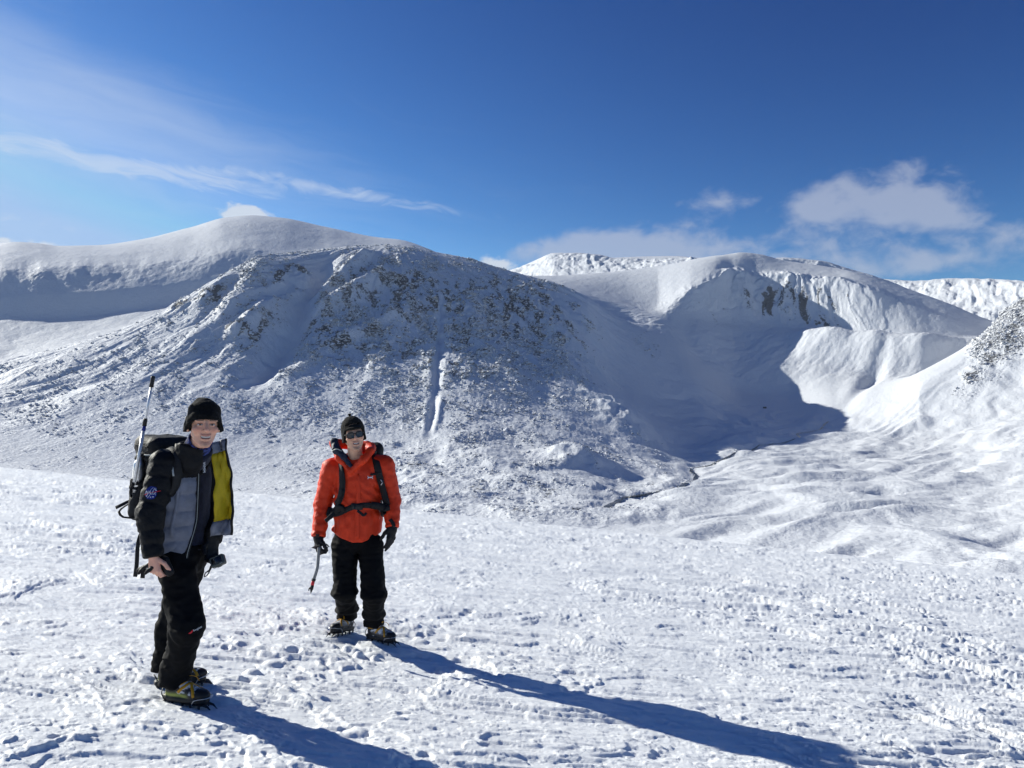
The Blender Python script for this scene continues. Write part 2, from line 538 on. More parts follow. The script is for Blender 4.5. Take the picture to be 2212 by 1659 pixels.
# ------------------------------------------------------------------ valley and mountains as one lofted sheet
# every row follows one landform across the view: (px, forward distance, py)
L = [
 [(-1800, 230, 1640), (-300, 230, 1640), (2540, 230, 1660), (4600, 230, 1660)],
 [(-1800, 900, 1040), (-300, 900, 1050), (0, 900, 1060), (400, 850, 1100), (700, 800, 1125), (1000, 780, 1145), (1250, 740, 1165), (1500, 640, 1195), (1800, 520, 1235), (2212, 400, 1285), (2540, 360, 1310), (4600, 300, 1310)],
 [(-1800, 1200, 960), (-300, 1150, 985), (0, 1150, 1010), (400, 1120, 1045), (700, 1020, 1075), (1000, 1000, 1085), (1250, 930, 1108), (1400, 1080, 1078), (1500, 1120, 1062), (1800, 900, 1085), (2000, 750, 1120), (2212, 640, 1150), (2540, 560, 1150), (4600, 450, 1100)],
 [(-1800, 1400, 890), (-300, 1380, 920), (0, 1350, 945), (400, 1350, 965), (700, 1350, 985), (1000, 1350, 975), (1200, 1450, 965), (1350, 1500, 990), (1500, 1500, 1015), (1600, 1600, 992), (1800, 1500, 1003), (2000, 1350, 1015), (2212, 1150, 1020), (2540, 1000, 1000), (4600, 800, 850)],
 [(-1800, 1620, 820), (-300, 1600, 850), (0, 1600, 865), (400, 1750, 790), (700, 1880, 765), (1000, 1980, 765), (1200, 2120, 775), (1350, 2150, 850), (1500, 2150, 905), (1640, 2200, 920), (1850, 2080, 932), (2000, 1850, 950), (2212, 1780, 905), (2540, 1600, 830), (4600, 1000, 650)],
 [(-1800, 1900, 810), (-300, 1850, 838), (0, 1880, 790), (150, 1980, 750), (300, 2090, 700), (440, 2220, 625), (500, 2310, 590), (560, 2390, 562), (640, 2500, 553), (700, 2580, 545), (770, 2650, 534), (850, 2700, 529), (960, 2770, 551), (1060, 2820, 578), (1150, 2860, 605), (1250, 2830, 642), (1330, 2810, 685), (1440, 2750, 735), (1520, 2650, 800), (1600, 2640, 850), (1700, 2590, 862), (1800, 2400, 872), (1870, 2350, 851), (1900, 2340, 842), (2000, 2330, 797), (2100, 2380, 742), (2135, 2420, 718), (2170, 2470, 684), (2212, 2530, 652), (2540, 2600, 500), (4600, 2200, 430)],
 [(-1800, 2150, 805), (-300, 2120, 815), (0, 2150, 798), (150, 2240, 762), (300, 2390, 716), (440, 2540, 650), (560, 2720, 595), (700, 2880, 572), (850, 2970, 548), (960, 2980, 563), (1060, 2990, 588), (1150, 2970, 614), (1250, 2900, 650), (1330, 2900, 683), (1440, 2850, 715), (1520, 2780, 775), (1600, 2790, 800), (1700, 2780, 794), (1760, 2740, 790), (1820, 2690, 794), (1900, 2580, 812), (2000, 2520, 812), (2130, 2600, 752), (2212, 2690, 705), (2540, 2760, 570), (4600, 2400, 470)],
 [(-1800, 2740, 700), (-300, 2740, 700), (0, 2760, 692), (150, 2790, 686), (300, 2830, 670), (440, 2880, 650), (560, 2900, 608), (700, 3000, 568), (850, 3080, 548), (960, 3080, 565), (1060, 3090, 589), (1150, 3060, 611), (1250, 3000, 640), (1330, 3000, 668), (1440, 2950, 695), (1500, 2950, 715), (1600, 3040, 726), (1700, 2990, 726), (1750, 2950, 712), (1800, 2900, 706), (1850, 2845, 714), (1900, 2790, 711), (1950, 2740, 719), (2000, 2690, 717), (2060, 2700, 726), (2130, 2710, 728), (2212, 2780, 740), (2540, 2860, 640), (4600, 2550, 560)],
 [(-1800, 2840, 655), (-300, 2840, 652), (0, 2860, 640), (300, 2930, 618), (440, 2990, 598), (560, 3060, 580), (700, 3150, 563), (850, 3200, 551), (960, 3210, 568), (1060, 3210, 591), (1150, 3150, 609), (1250, 3100, 632), (1330, 3080, 655), (1440, 3010, 680), (1500, 3080, 674), (1560, 3150, 680), (1600, 3190, 672), (1650, 3180, 686), (1700, 3140, 696), (1800, 3020, 716), (1900, 2890, 724), (2000, 2800, 730), (2130, 2790, 730), (2212, 2860, 738), (2540, 2940, 660), (4600, 2700, 570)],
 [(-1800, 2990, 592), (-300, 2990, 588), (0, 3010, 579), (150, 3040, 576), (300, 3090, 570), (400, 3140, 559), (480, 3190, 540), (530, 3210, 537), (700, 3220, 554), (850, 3350, 547), (960, 3400, 565), (1060, 3400, 588), (1150, 3300, 605), (1250, 3250, 622), (1330, 3200, 643), (1420, 3080, 672), (1460, 3110, 650), (1500, 3150, 625), (1545, 3210, 604), (1590, 3300, 592), (1640, 3290, 601), (1700, 3250, 602), (1760, 3190, 607), (1830, 3110, 614), (1880, 3040, 627), (1950, 2985, 648), (2000, 2940, 668), (2060, 2890, 690), (2130, 2870, 710), (2212, 2930, 724), (2540, 3010, 665), (4600, 2850, 560)],
 [(-1800, 3700, 545), (-300, 3700, 537), (-60, 3700, 533), (30, 3700, 525), (70, 3700, 527), (120, 3700, 532), (200, 3750, 531), (300, 3950, 519), (400, 4100, 499), (480, 4220, 483), (530, 4280, 479), (600, 4330, 483), (700, 4330, 502), (800, 4280, 521), (870, 4230, 529), (960, 4000, 558), (1060, 3700, 585), (1110, 3700, 594), (1150, 3700, 600), (1250, 3700, 596), (1330, 3700, 589), (1440, 3650, 575), (1520, 3600, 560), (1570, 3560, 552), (1605, 3550, 547), (1640, 3550, 550), (1700, 3550, 565), (1800, 3520, 581), (1850, 3380, 590), (1950, 3220, 620), (2050, 3080, 655), (2140, 2960, 691), (2212, 3030, 712), (2540, 3110, 672), (4600, 2980, 540)],
 [(-1800, 4500, 620), (-300, 4700, 600), (530, 5300, 570), (870, 5100, 600), (1150, 4500, 660), (1600, 4300, 640), (1850, 4200, 680), (2212, 3700, 780), (4600, 3400, 700)],
]
NK = len(L)
SEGROWS = [6, 66, 74, 88, 122, 30, 40, 34, 50, 66, 10]


def line_arrays(cols):
    Yk, Zk = [], []
    for ln in L:
        p = np.array(ln, float)
        e = np.array([(U(a, c, b)[2]) / b for a, b, c in ln])
        Yc = np.exp(pchip(p[:, 0], np.log(p[:, 1]), cols))
        Ec = pchip(p[:, 0], e, cols)
        Yk.append(Yc)
        Zk.append(Ec * Yc)
    return np.array(Yk), np.array(Zk)


def loft(cols, rows=SEGROWS):
    Yk, Zk = line_arrays(cols)
    for k in range(NK - 1):
        bad = Yk[k + 1] <= Yk[k] + 5
        Yk[k + 1] = np.where(bad, Yk[k] + 5, Yk[k + 1])
    h = np.diff(Yk, axis=0)
    d = np.diff(Zk, axis=0) / h
    m = np.zeros_like(Zk)
    a, b = d[:-1], d[1:]
    m[1:-1] = np.where(a * b > 0, 2 * a * b / np.where(np.abs(a + b) < 1e-9, 1, a + b), 0.0)
    m[0], m[-1] = d[0], d[-1]
    Ys, Zs, Ss = [], [], []
    for k in range(NK - 1):
        n = rows[k]
        for i in range(n + (1 if k == NK - 2 else 0)):
            f = i / n
            Ys.append(Yk[k] + f * h[k])
            Zs.append(Zk[k] * (1 + 2 * f) * (1 - f) ** 2 + Zk[k + 1] * f * f * (3 - 2 * f)
                      + h[k] * (m[k] * f * (1 - f) ** 2 - m[k + 1] * f * f * (1 - f)))
            Ss.append(k + f)
    return np.array(Ys), np.array(Zs), np.array(Ss)


_LC = np.linspace(-100, 2312, 604)
_LY, _LZ, _LS = loft(_LC)


def locate(px, py, klo=0, khi=NK - 1):
    """ground-plan position of what is seen at (px, py) between two landform lines"""
    j = int(np.clip(np.searchsorted(_LC, px), 0, len(_LC) - 1))
    sel = np.where((_LS >= klo) & (_LS <= khi))[0]
    Y, Z = _LY[sel, j], _LZ[sel, j]
    d = ray(px, py)
    e = CAMZ + d[2] / d[1] * Y - Z
    i = np.argmin(np.abs(e))
    return np.array([(px - PCX) / FPX * Y[i] / d[1] * d[1] / (d[1]) * 1.0 if False else d[0] / d[1] * Y[i], Y[i]])


def path_dist(X, Y, pts):
    """distance to a plan polyline and position along it (0..1)"""
    pts = np.asarray(pts, float)
    seg = np.hypot(*(pts[1:] - pts[:-1]).T)
    cum = np.concatenate([[0], np.cumsum(seg)])
    best = np.full(X.shape, 1e9)
    along = np.zeros(X.shape)
    for i in range(len(pts) - 1):
        a, b = pts[i], pts[i + 1]
        ab = b - a
        t = np.clip(((X - a[0]) * ab[0] + (Y - a[1]) * ab[1]) / max(ab @ ab, 1e-6), 0, 1)
        dd = np.hypot(X - a[0] - t * ab[0], Y - a[1] - t * ab[1])
        s = dd < best
        best = np.where(s, dd, best)
        along = np.where(s, (cum[i] + t * seg[i]) / cum[-1], along)
    return best, along


STREAM_PX = [(1236, 1116), (1262, 1110), (1297, 1106), (1318, 1094), (1338, 1083), (1352, 1076), (1392, 1071), (1432, 1064), (1460, 1056), (1484, 1046),
             (1499, 1036), (1503, 1024), (1492, 1013), (1508, 1006), (1540, 997), (1556, 988), (1585, 979), (1620, 969), (1650, 957), (1690, 950), (1718, 946), (1730, 940),
             (1722, 934), (1750, 929), (1775, 922), (1782, 912), (1796, 904)]


def terrain_detail(cols, X, Y, Z, S):
    """relief and rock cover added to the lofted sheet"""
    PX = np.broadcast_to(cols[None, :], X.shape)
    SS = np.broadcast_to(S[:, None], X.shape)
    rock = np.zeros(X.shape)
    # ---- masks of the landforms
    mface = smooth(SS, 2.6, 3.5) * (1 - smooth(SS, 5.0, 5.15)) * (1 - smooth(PX, 1300, 1480))
    left_lo = smooth(PX, 1350, 1100)
    floor = smooth(SS, 0.3, 1.0) * (1 - smooth(SS, 2.8, 3.6))
    rvalley = smooth(PX, 1300, 1600) * smooth(SS, 0.3, 1.0) * (1 - smooth(SS, 4.2, 5.0))
    # ---- ribs fanning out from the summit of the near mountain
    sx, sy = (850 - PCX) / FPX * 2700, 2700.0
    ph = np.arctan2(X - sx, -(Y - sy))
    rr = np.hypot(X - sx, Y - sy)
    wv = fbm(X / 160, Y / 160, 3, seed=5)
    ribs = ridged(ph * 5.2 + 0.35 * wv, rr / 900 + 3, 3, 0.5, seed=8)
    fine = ridged(ph * 19 + 0.8 * wv, rr / 380, 3, 0.55, seed=9)
    upper = smooth(SS, 3.3, 4.3)
    Z = Z + mface * smooth(rr, 60, 350) * (10 * (ribs - 0.2) * (0.4 + 0.9 * upper) + 4.0 * fine * (0.3 + 0.9 * upper) + 1.3 * ridged(X / 55 + 0.8 * wv, Y / 75, 4, 0.58, seed=7))
    # named ribs and gullies, (view points, width, height)
    feats = [
        ([(705, 560), (688, 605), (655, 655), (640, 700), (600, 760), (545, 830)], 38, -26),
        ([(800, 552), (742, 600), (700, 628), (662, 655)], 26, 20),
        ([(842, 585), (800, 620), (745, 650), (690, 672), (650, 690)], 26, 18),
        ([(868, 690), (815, 712), (760, 735), (722, 745)], 24, 14),
        ([(905, 640), (870, 690), (850, 750)], 30, 10),
        ([(575, 575), (520, 640), (480, 690)], 30, 14),
        ([(600, 640), (555, 690), (515, 725), (500, 742)], 26, 20),
        ([(500, 600), (452, 640), (420, 670)], 24, 12),
        ([(640, 600), (590, 640), (565, 670)], 24, -12),
        ([(956, 655), (952, 700), (949, 760), (944, 830), (938, 890), (930, 945)], 9, -5),
        ([(968, 690), (966, 760), (962, 830)], 11, 3),
        ([(929, 700), (927, 780), (922, 850)], 11, 3),
        ([(922, 868), (920, 905), (916, 938)], 7, 4),
        ([(951, 862), (945, 905), (937, 938)], 7, 6),
        ([(1010, 640), (1035, 720), (1090, 800), (1140, 850)], 30, 8),
        ([(1120, 640), (1200, 720), (1280, 790), (1320, 835)], 30, 10),
        ([(1190, 640), (1260, 720), (1330, 800)], 26, -6),
    ]
    clean = np.zeros(X.shape)
    box = (SS > 2.3) & (SS < 5.1) & (PX > 350) & (PX < 1480)
    bx, by = X[box], Y[box]
    add = np.zeros(bx.shape)
    cl = np.zeros(bx.shape)
    jit = 10 * fbm(bx / 45, by / 45, 3, seed=71)
    for pts, wd, hh in feats:
        pl = [locate(a, b, 2.4, 5.05) for a, b in pts]
        d, al = path_dist(bx, by, pl)
        d = np.abs(d + (jit if wd > 15 else 0.2 * jit))
        tp = np.clip(np.minimum(al, 1 - al) * 7, 0, 1) * 0.7 + 0.3
        add += (1.5 if wd > 15 else 1.0) * hh * np.exp(-(d / wd) ** 2) * tp
        if hh < 0:
            cl = np.maximum(cl, np.exp(-(d / (wd * (0.95 if wd > 15 else 1.6))) ** 4))
    Z[box] += add
    clean[box] = cl
    # ---- moraine hummocks in front of the mountain
    hum = smooth(SS, 1.0, 1.7) * (1 - smooth(SS, 2.9, 3.6)) * smooth(PX, 520, 860) * (1 - smooth(PX, 1380, 1560))
    bil = ridged(X / 190 + 0.5 * wv, Y / 210, 3, 0.5, seed=15)
    Z = Z + hum * (9 * bil + 13 * fbm(X / 150 + wv * 0.6, Y / 170, 3, 0.5, seed=16))
    kx, ky = locate(1240, 960, 2, 3.6)
    for (a, b, rx, ry, hh) in [(1240, 1000, 62, 70, 26), (1345, 930, 75, 120, 40), (1060, 985, 50, 60, 14), (1110, 1050, 50, 45, 10), (1310, 880, 90, 120, 24), (1010, 1080, 45, 35, 8), (925, 1085, 40, 30, 9)]:
        c = locate(a, b, 1.2, 3.7)
        Z = Z + hh * np.exp(-((X - c[0]) / rx) ** 2 - ((Y - c[1]) / ry) ** 2) * (1 + 0.25 * fbm(X / 30, Y / 30, 2, seed=17))
    # ---- the wide snowy valley side on the right: drifts drawn out by the wind
    ca, sa = math.cos(math.radians(32)), math.sin(math.radians(32))
    u, v = X * ca + Y * sa, -X * sa + Y * ca
    ww = fbm(X / 220, Y / 220, 2, seed=19)
    Z = Z + rvalley * (15 * fbm(u / 230 + ww, v / 100 + ww, 3, 0.5, seed=20) + 4.5 * fbm(X / 80 + ww, Y / 120, 3, 0.5, seed=21) + 1.0 * fbm(X / 26, Y / 34, 3, 0.6, seed=22) + 0.5 * fbm(u / 18, v / 11, 2, 0.6, seed=24))
    # hollows and banks
    for (a, b, rx, ry, ang, hh) in [(1840, 1100, 60, 14, 0.3, -7), (1960, 925, 60, 26, 0.5, 9), (1905, 1060, 22, 18, 0.2, -9), (1700, 1000, 70, 20, 0.2, 6), (1760, 1010, 60, 24, 0.3, 6), (2150, 1160, 30, 8, 0.3, -5), (1880, 820, 240, 26, 0.9, -16), (1600, 1075, 80, 25, 0.2, 5), (1480, 1075, 40, 22, 0, 6)]:
        c = locate(a, b, 1.0, 5.9)
        q1, q2 = (X - c[0]) * math.cos(ang) + (Y - c[1]) * math.sin(ang), -(X - c[0]) * math.sin(ang) + (Y - c[1]) * math.cos(ang)
        Z = Z + 1.4 * hh * np.exp(-(q1 / rx) ** 2 - (q2 / ry) ** 2)
    # ---- upper snowfields and corrie
    up = smooth(SS, 5.2, 6.0)
    Z = Z + up * smooth(PX, 1150, 1450) * (1 - smooth(SS, 7.0, 7.6)) * (7.5 * fbm(u / 120, v / 60, 4, 0.55, seed=36) + 2.4 * fbm(u / 34, v / 18, 3, 0.6, seed=38))
    Z = Z + up * (3.2 * fbm(X / 170, Y / 170, 4, 0.5, seed=25) + 1.0 * fbm(u / 60, v / 25, 3, 0.55, seed=26)) * (1 - 0.6 * smooth(SS, 9.6, 10))
    # cliffs of the corrie
    cl_ = smooth(SS, 7.6, 8.3) * (1 - smooth(SS, 8.95, 9.25)) * bell(PX, 1690, 190)
    cu = PX / 17.0 + 2.2 * fbm(PX / 70.0, SS * 1.3, 3, 0.6, seed=27)
    cr = ridged(cu * 0.45, SS * 1.6 + 0.3 * cu, 4, 0.62, seed=28)
    cr2 = ridged(cu * 0.2 + 0.3, SS * 0.3, 2, 0.5, seed=29)
    Z = Z + cl_ * (15 * cr + 34 * cr2 + 9 * fbm(PX / 12.0, SS * 5, 3, 0.6, seed=34))
    gate = smooth(PX, 1588, 1640) * (1 - smooth(PX, 1830, 1900))
    streak = smooth(fbm(cu * 1.1, SS * 1.1, 3, 0.55, seed=30), -0.12, 0.35) * (0.45 + 0.55 * smooth(cr, -0.2, 0.5))
    rock += gate * smooth(SS, 7.85, 8.05) * (1 - smooth(SS, 8.55, 8.95)) * (0.16 + 0.74 * streak)
    # headwall on the far left
    hw = smooth(SS, 7.8, 8.4) * (1 - smooth(SS, 8.9, 9.2)) * smooth(PX, 620, 500)
    Z = Z + hw * (10 * fbm(PX / 60.0, SS * 1.2, 4, 0.55, seed=33)) + bell(SS, 9.0, 0.22) * smooth(PX, 620, 500) * 14 * fbm(PX / 110.0, SS * 0 + 2, 3, 0.55, seed=35)
    rock += 0.45 * hw * bell(PX, 68, 18) * bell(SS, 8.6, 0.2)
    # ---- rock cover
    n1 = fbm(X / 60, Y / 75, 4, 0.6, seed=45)
    n2 = fbm(X / 22, Y / 26, 3, 0.6, seed=46)
    patches = [(730, 600, 60, 45, .30), (862, 612, 55, 40, .55), (905, 640, 45, 35, .35), (975, 685, 55, 50, .52), (1095, 668, 45, 38, .55), (1150, 640, 60, 40, .32), (1190, 690, 80, 45, .22), (530, 705, 40, 40, .50), (455, 635, 30, 18, .55), (385, 655, 30, 16, .5),
               (690, 690, 70, 40, .25), (640, 610, 60, 40, .2), (780, 700, 70, 45, .30), (880, 760, 110, 80, .22), (1020, 760, 80, 90, .22), (580, 590, 60, 25, .25), (1060, 640, 120, 40, .22), (1220, 740, 70, 60, .15), (690, 750, 60, 30, .2), (700, 720, 40, 30, .2)]
    rm = np.zeros(X.shape)
    PYv = HOR - (Z - CAMZ) / Y * FPX
    Z = Z + up * (1 - smooth(SS, 7.3, 7.9)) * smooth(PX, 700, 500) * (7 * fbm(X / 260, Y / 200, 3, seed=42) + 2.5 * fbm(X / 70, Y / 50, 3, seed=43))
    for (a, b, rx, ry, s) in patches:
        rm = rm + s * np.exp(-((PX - a) / rx) ** 2 - ((PYv - b) / ry) ** 2)
    scree = mface * (0.30 + 0.12 * smooth(PX, 100, 700)) * (1 - smooth(PX, 1120, 1330)) * (1 - 0.5 * smooth(PYv, 900, 1010))
    scree = scree * (0.55 + 0.75 * smooth(fine, -0.4, 0.5))
    scree += mface * 0.20 * bell(PYv, 760 + (PX - 1150) * 0.55, 80) * smooth(PX, 1000, 1120) * (1 - smooth(PX, 1250, 1420))
    n3 = fbm(X / 34, Y / 60, 4, 0.62, seed=44)
    rock += mface * (rm * 2.5 * smooth(n3, -0.06, 0.24) + scree * 0.50 * (1 + 1.5 * n1))
    rock += hum * (0.16 + 0.45 * n1) * smooth(bil, -0.2, 0.4)
    rock += (0.10 * floor * left_lo + 0.05 * rvalley) * (1 + 2.5 * n1)
    # rocky knoll at the right edge
    kn = smooth(PX + 60 * n1, 2070, 2140) * smooth(SS, 4.30, 4.62) * (1 - smooth(SS, 5.0, 5.3))
    rock += kn * (0.60 + 0.6 * n1)
    Z = Z + kn * (8 * ridged(X / 34, Y / 40, 4, 0.6, seed=47))
    rock += 0.30 * bell(PX, 2085, 30) * bell(SS, 4.45, 0.12) * (1 + n1)
    rock += 0.32 * smooth(SS, 7.2, 7.5) * (1 - smooth(SS, 8.3, 8.6)) * bell(PX, 1560, 80) * (1 + 2.5 * n1) * 0.8
    rock += 0.28 * bell(PX, 1390, 60) * bell(SS, 4.9, 0.5) * (1 + 2.2 * n1) * 0.6
    rock += 0.22 * bell(PYv, 482, 9) * bell(PX, 530, 90) * (SS > 9) + 0.15 * bell(PYv, 550, 8) * bell(PX, 1620, 60) * (SS > 9)
    rock = rock * (1 - 0.92 * clean)
    # broken relief wherever stones show
    st = np.clip(rock * 2.2, 0, 1)
    Z = Z + st * (3.0 * n2 + 3.4 * np.abs(fbm(X / 10, Y / 12, 3, 0.6, seed=48)))
    crag = mface * np.clip(rm, 0, 0.8)
    Z = Z + crag * (16 * np.clip(ridged(X / 40 + 0.5 * wv, Y / 55, 4, 0.6, seed=50), -0.3, 1) - 2)
    Z = Z + (mface + hum + 0.3 * rvalley + 0.4 * floor * left_lo) * (1 - clean) * 0.55 * fbm(X / 8, Y / 10, 2, seed=49)
    return Z, np.clip(rock, 0, 1)


_stream_xy = None


def build_mountains():
    global TERR
    cols = px_columns(-120, 2332, 1180, 2200)
    cols = np.clip(cols, -1790, 4590)
    Y, Z, S = loft(cols)
    d1 = math.cos(PITCH)
    X = (cols[None, :] - PCX) / FPX * Y / d1
    # line of sight columns lean very slightly with pitch; keep plan columns straight
    Z, rock = terrain_detail(cols, X, Y, Z, S)
    # stream: shallow cut with steep snowy banks
    pl = np.array([locate(a, b, 1.2, 5.0) for a, b in STREAM_PX])
    box = (S[:, None] > 0.9) & (S[:, None] < 5.0) & (cols[None, :] > 1180) & (cols[None, :] < 1860)
    d, al = path_dist(X[box], Y[box], pl)
    d = d + 3 * fbm(X[box] / 18, Y[box] / 18, 2, seed=91)
    Z[box] -= 2.6 * np.exp(-(np.maximum(d, 0) / 12) ** 2) - 0.9 * np.exp(-((d - 24) / 9) ** 2)
    rk = rock[box]
    rk = np.maximum(rk, 0.55 * np.exp(-(np.maximum(d, 0) / 7) ** 2) * (1 - 0.75 * al))
    rock[box] = rk
    v = np.stack([X, Y, Z], -1).reshape(-1, 3)
    o = mesh_np('mountain_terrain', v, grid_quads(*X.shape), M_MOUNT, attrs={'rock': rock.ravel()})
    tag(o, kind='structure')
    TERR = (cols, X, Y, Z)
    global ROCKA, SROW
    ROCKA, SROW = rock, S
    # water in the cut
    M_WATER = mat('dark stream water', (0.018, 0.022, 0.026), 0.25, 0.5, var=0.3, vscale=0.2)
    n = 260
    seg = np.hypot(*(pl[1:] - pl[:-1]).T)
    cum = np.concatenate([[0], np.cumsum(seg)])
    s = np.linspace(0, cum[-1], n)
    cx, cy = pchip(cum, pl[:, 0], s), pchip(cum, pl[:, 1], s)
    cx = cx + 3 * fbm(s / 30, s * 0, 2, seed=92)
    tx, ty = np.gradient(cx), np.gradient(cy)
    ln = np.hypot(tx, ty)
    nx, ny = -ty / ln, tx / ln
    wd = (4.6 - 2.9 * s / cum[-1]) * (1 + 0.6 * fbm(s / 25, s * 0 + 3, 3, seed=93))
    zz = np.array([terrain_at(a, b) for a, b in zip(cx, cy)])
    zz = np.convolve(np.pad(zz, 4, 'edge'), np.ones(9) / 9, 'valid') + 1.0
    rows = [np.stack([cx + nx * wd * k, cy + ny * wd * k, zz], -1) for k in (-1, -0.3, 0.3, 1)]
    vs = np.stack(rows, 0).reshape(-1, 3)
    so = mesh_np('stream', vs, grid_quads(4, n), M_WATER)
    tag(so, kind='structure')
    return o


def terrain_at(x, y):
    cols, X, Y, Z = TERR
    px = x / y * FPX * math.cos(PITCH) + PCX
    j = int(np.clip(np.searchsorted(cols, px), 1, len(cols) - 1))
    f = (px - cols[j - 1]) / max(cols[j] - cols[j - 1], 1e-6)
    a = np.interp(y, Y[:, j - 1], Z[:, j - 1])
    b = np.interp(y, Y[:, j], Z[:, j])
    return a + f * (b - a)


def far_ridge(name, crest, foot, back, rows, ribf, seed, rk=0.12, n=300):
    """a distant range: crest, foot and back lines as (px, distance, py)"""
    px = np.linspace(max(crest[0][0], foot[0][0]), min(crest[-1][0], foot[-1][0]), n)
    ls = []
    for ln in (foot, crest, back):
        p = np.array(ln, float)
        e = np.array([U(a, c, b)[2] / b for a, b, c in ln])
        Yc = np.exp(pchip(p[:, 0], np.log(p[:, 1]), px))
        ls.append((Yc, pchip(p[:, 0], e, px) * Yc))
    vs, rocks = [], []
    for i in range(rows + 11):
        if i <= rows:
            f = i / rows
            g = f
            Y = ls[0][0] * (1 - g) + ls[1][0] * g
            Z = ls[0][1] + (ls[1][1] - ls[0][1]) * (0.55 * f ** 1.5 + 0.45 * smooth(f, 0.1, 1.0))
            am = smooth(f, 0.0, 0.3) * (1 - 0.8 * smooth(f, 0.85, 1.0))
        else:
            f = (i - rows) / 10
            Y = ls[1][0] * (1 - f) + ls[2][0] * f
            Z = ls[1][1] * (1 - f) + ls[2][1] * f
            am = 0 * f
        X = (px - PCX) / FPX * Y
        wpx = px + ribf * 0.9 * fbm(px / (ribf * 2.2), px * 0 + i / 16, 3, 0.6, seed=seed + 3)
        r = ridged(wpx / (ribf * 1.7), np.full_like(px, i / 34) + wpx / 400, 4, 0.62, seed=seed)
        Z = Z + am * 24 * r + am * 22 * fbm(X / 110, Y / 90 + i / 20, 4, 0.6, seed=seed + 7)
        vs.append(np.stack([X, Y, Z], -1))
        rocks.append(am * rk * (1 - r))
    o = mesh_np(name, np.concatenate(vs), grid_quads(rows + 11, n), M_FAR, attrs={'rock': np.concatenate(rocks)})
    tag(o, kind='structure')
    return o


def boulder_material():
    M = bpy.data.materials.new('rimed boulders')
    M.use_nodes = True
    t = NT(M.node_tree)
    b = t.n['Principled BSDF']
    ge = t.new('ShaderNodeNewGeometry')
    sp = t.new('ShaderNodeSeparateXYZ')
    t.l.new(ge.outputs['Normal'], sp.inputs[0])
    nz = t.noise(ge.outputs['Position'], 0.35, 3.0, 0.6)
    tone = t.noise(ge.outputs['Position'], 0.02, 3.0, 0.6)
    st = t.mix(t.sstep(tone, 0.35, 0.65), (0.13, 0.14, 0.16, 1), (0.40, 0.41, 0.43, 1))
    lay = t.sstep(t.add(sp.outputs[2], t.mul(t.sub(nz, 0.5), 1.5)), 0.0, 0.36)
    t.l.new(t.mix(lay, st, (0.70, 0.715, 0.745, 1)), b.inputs['Base Color'])
    b.inputs['Roughness'].default_value = 0.8
    b.inputs['Specular IOR Level'].default_value = 0.15
    return M


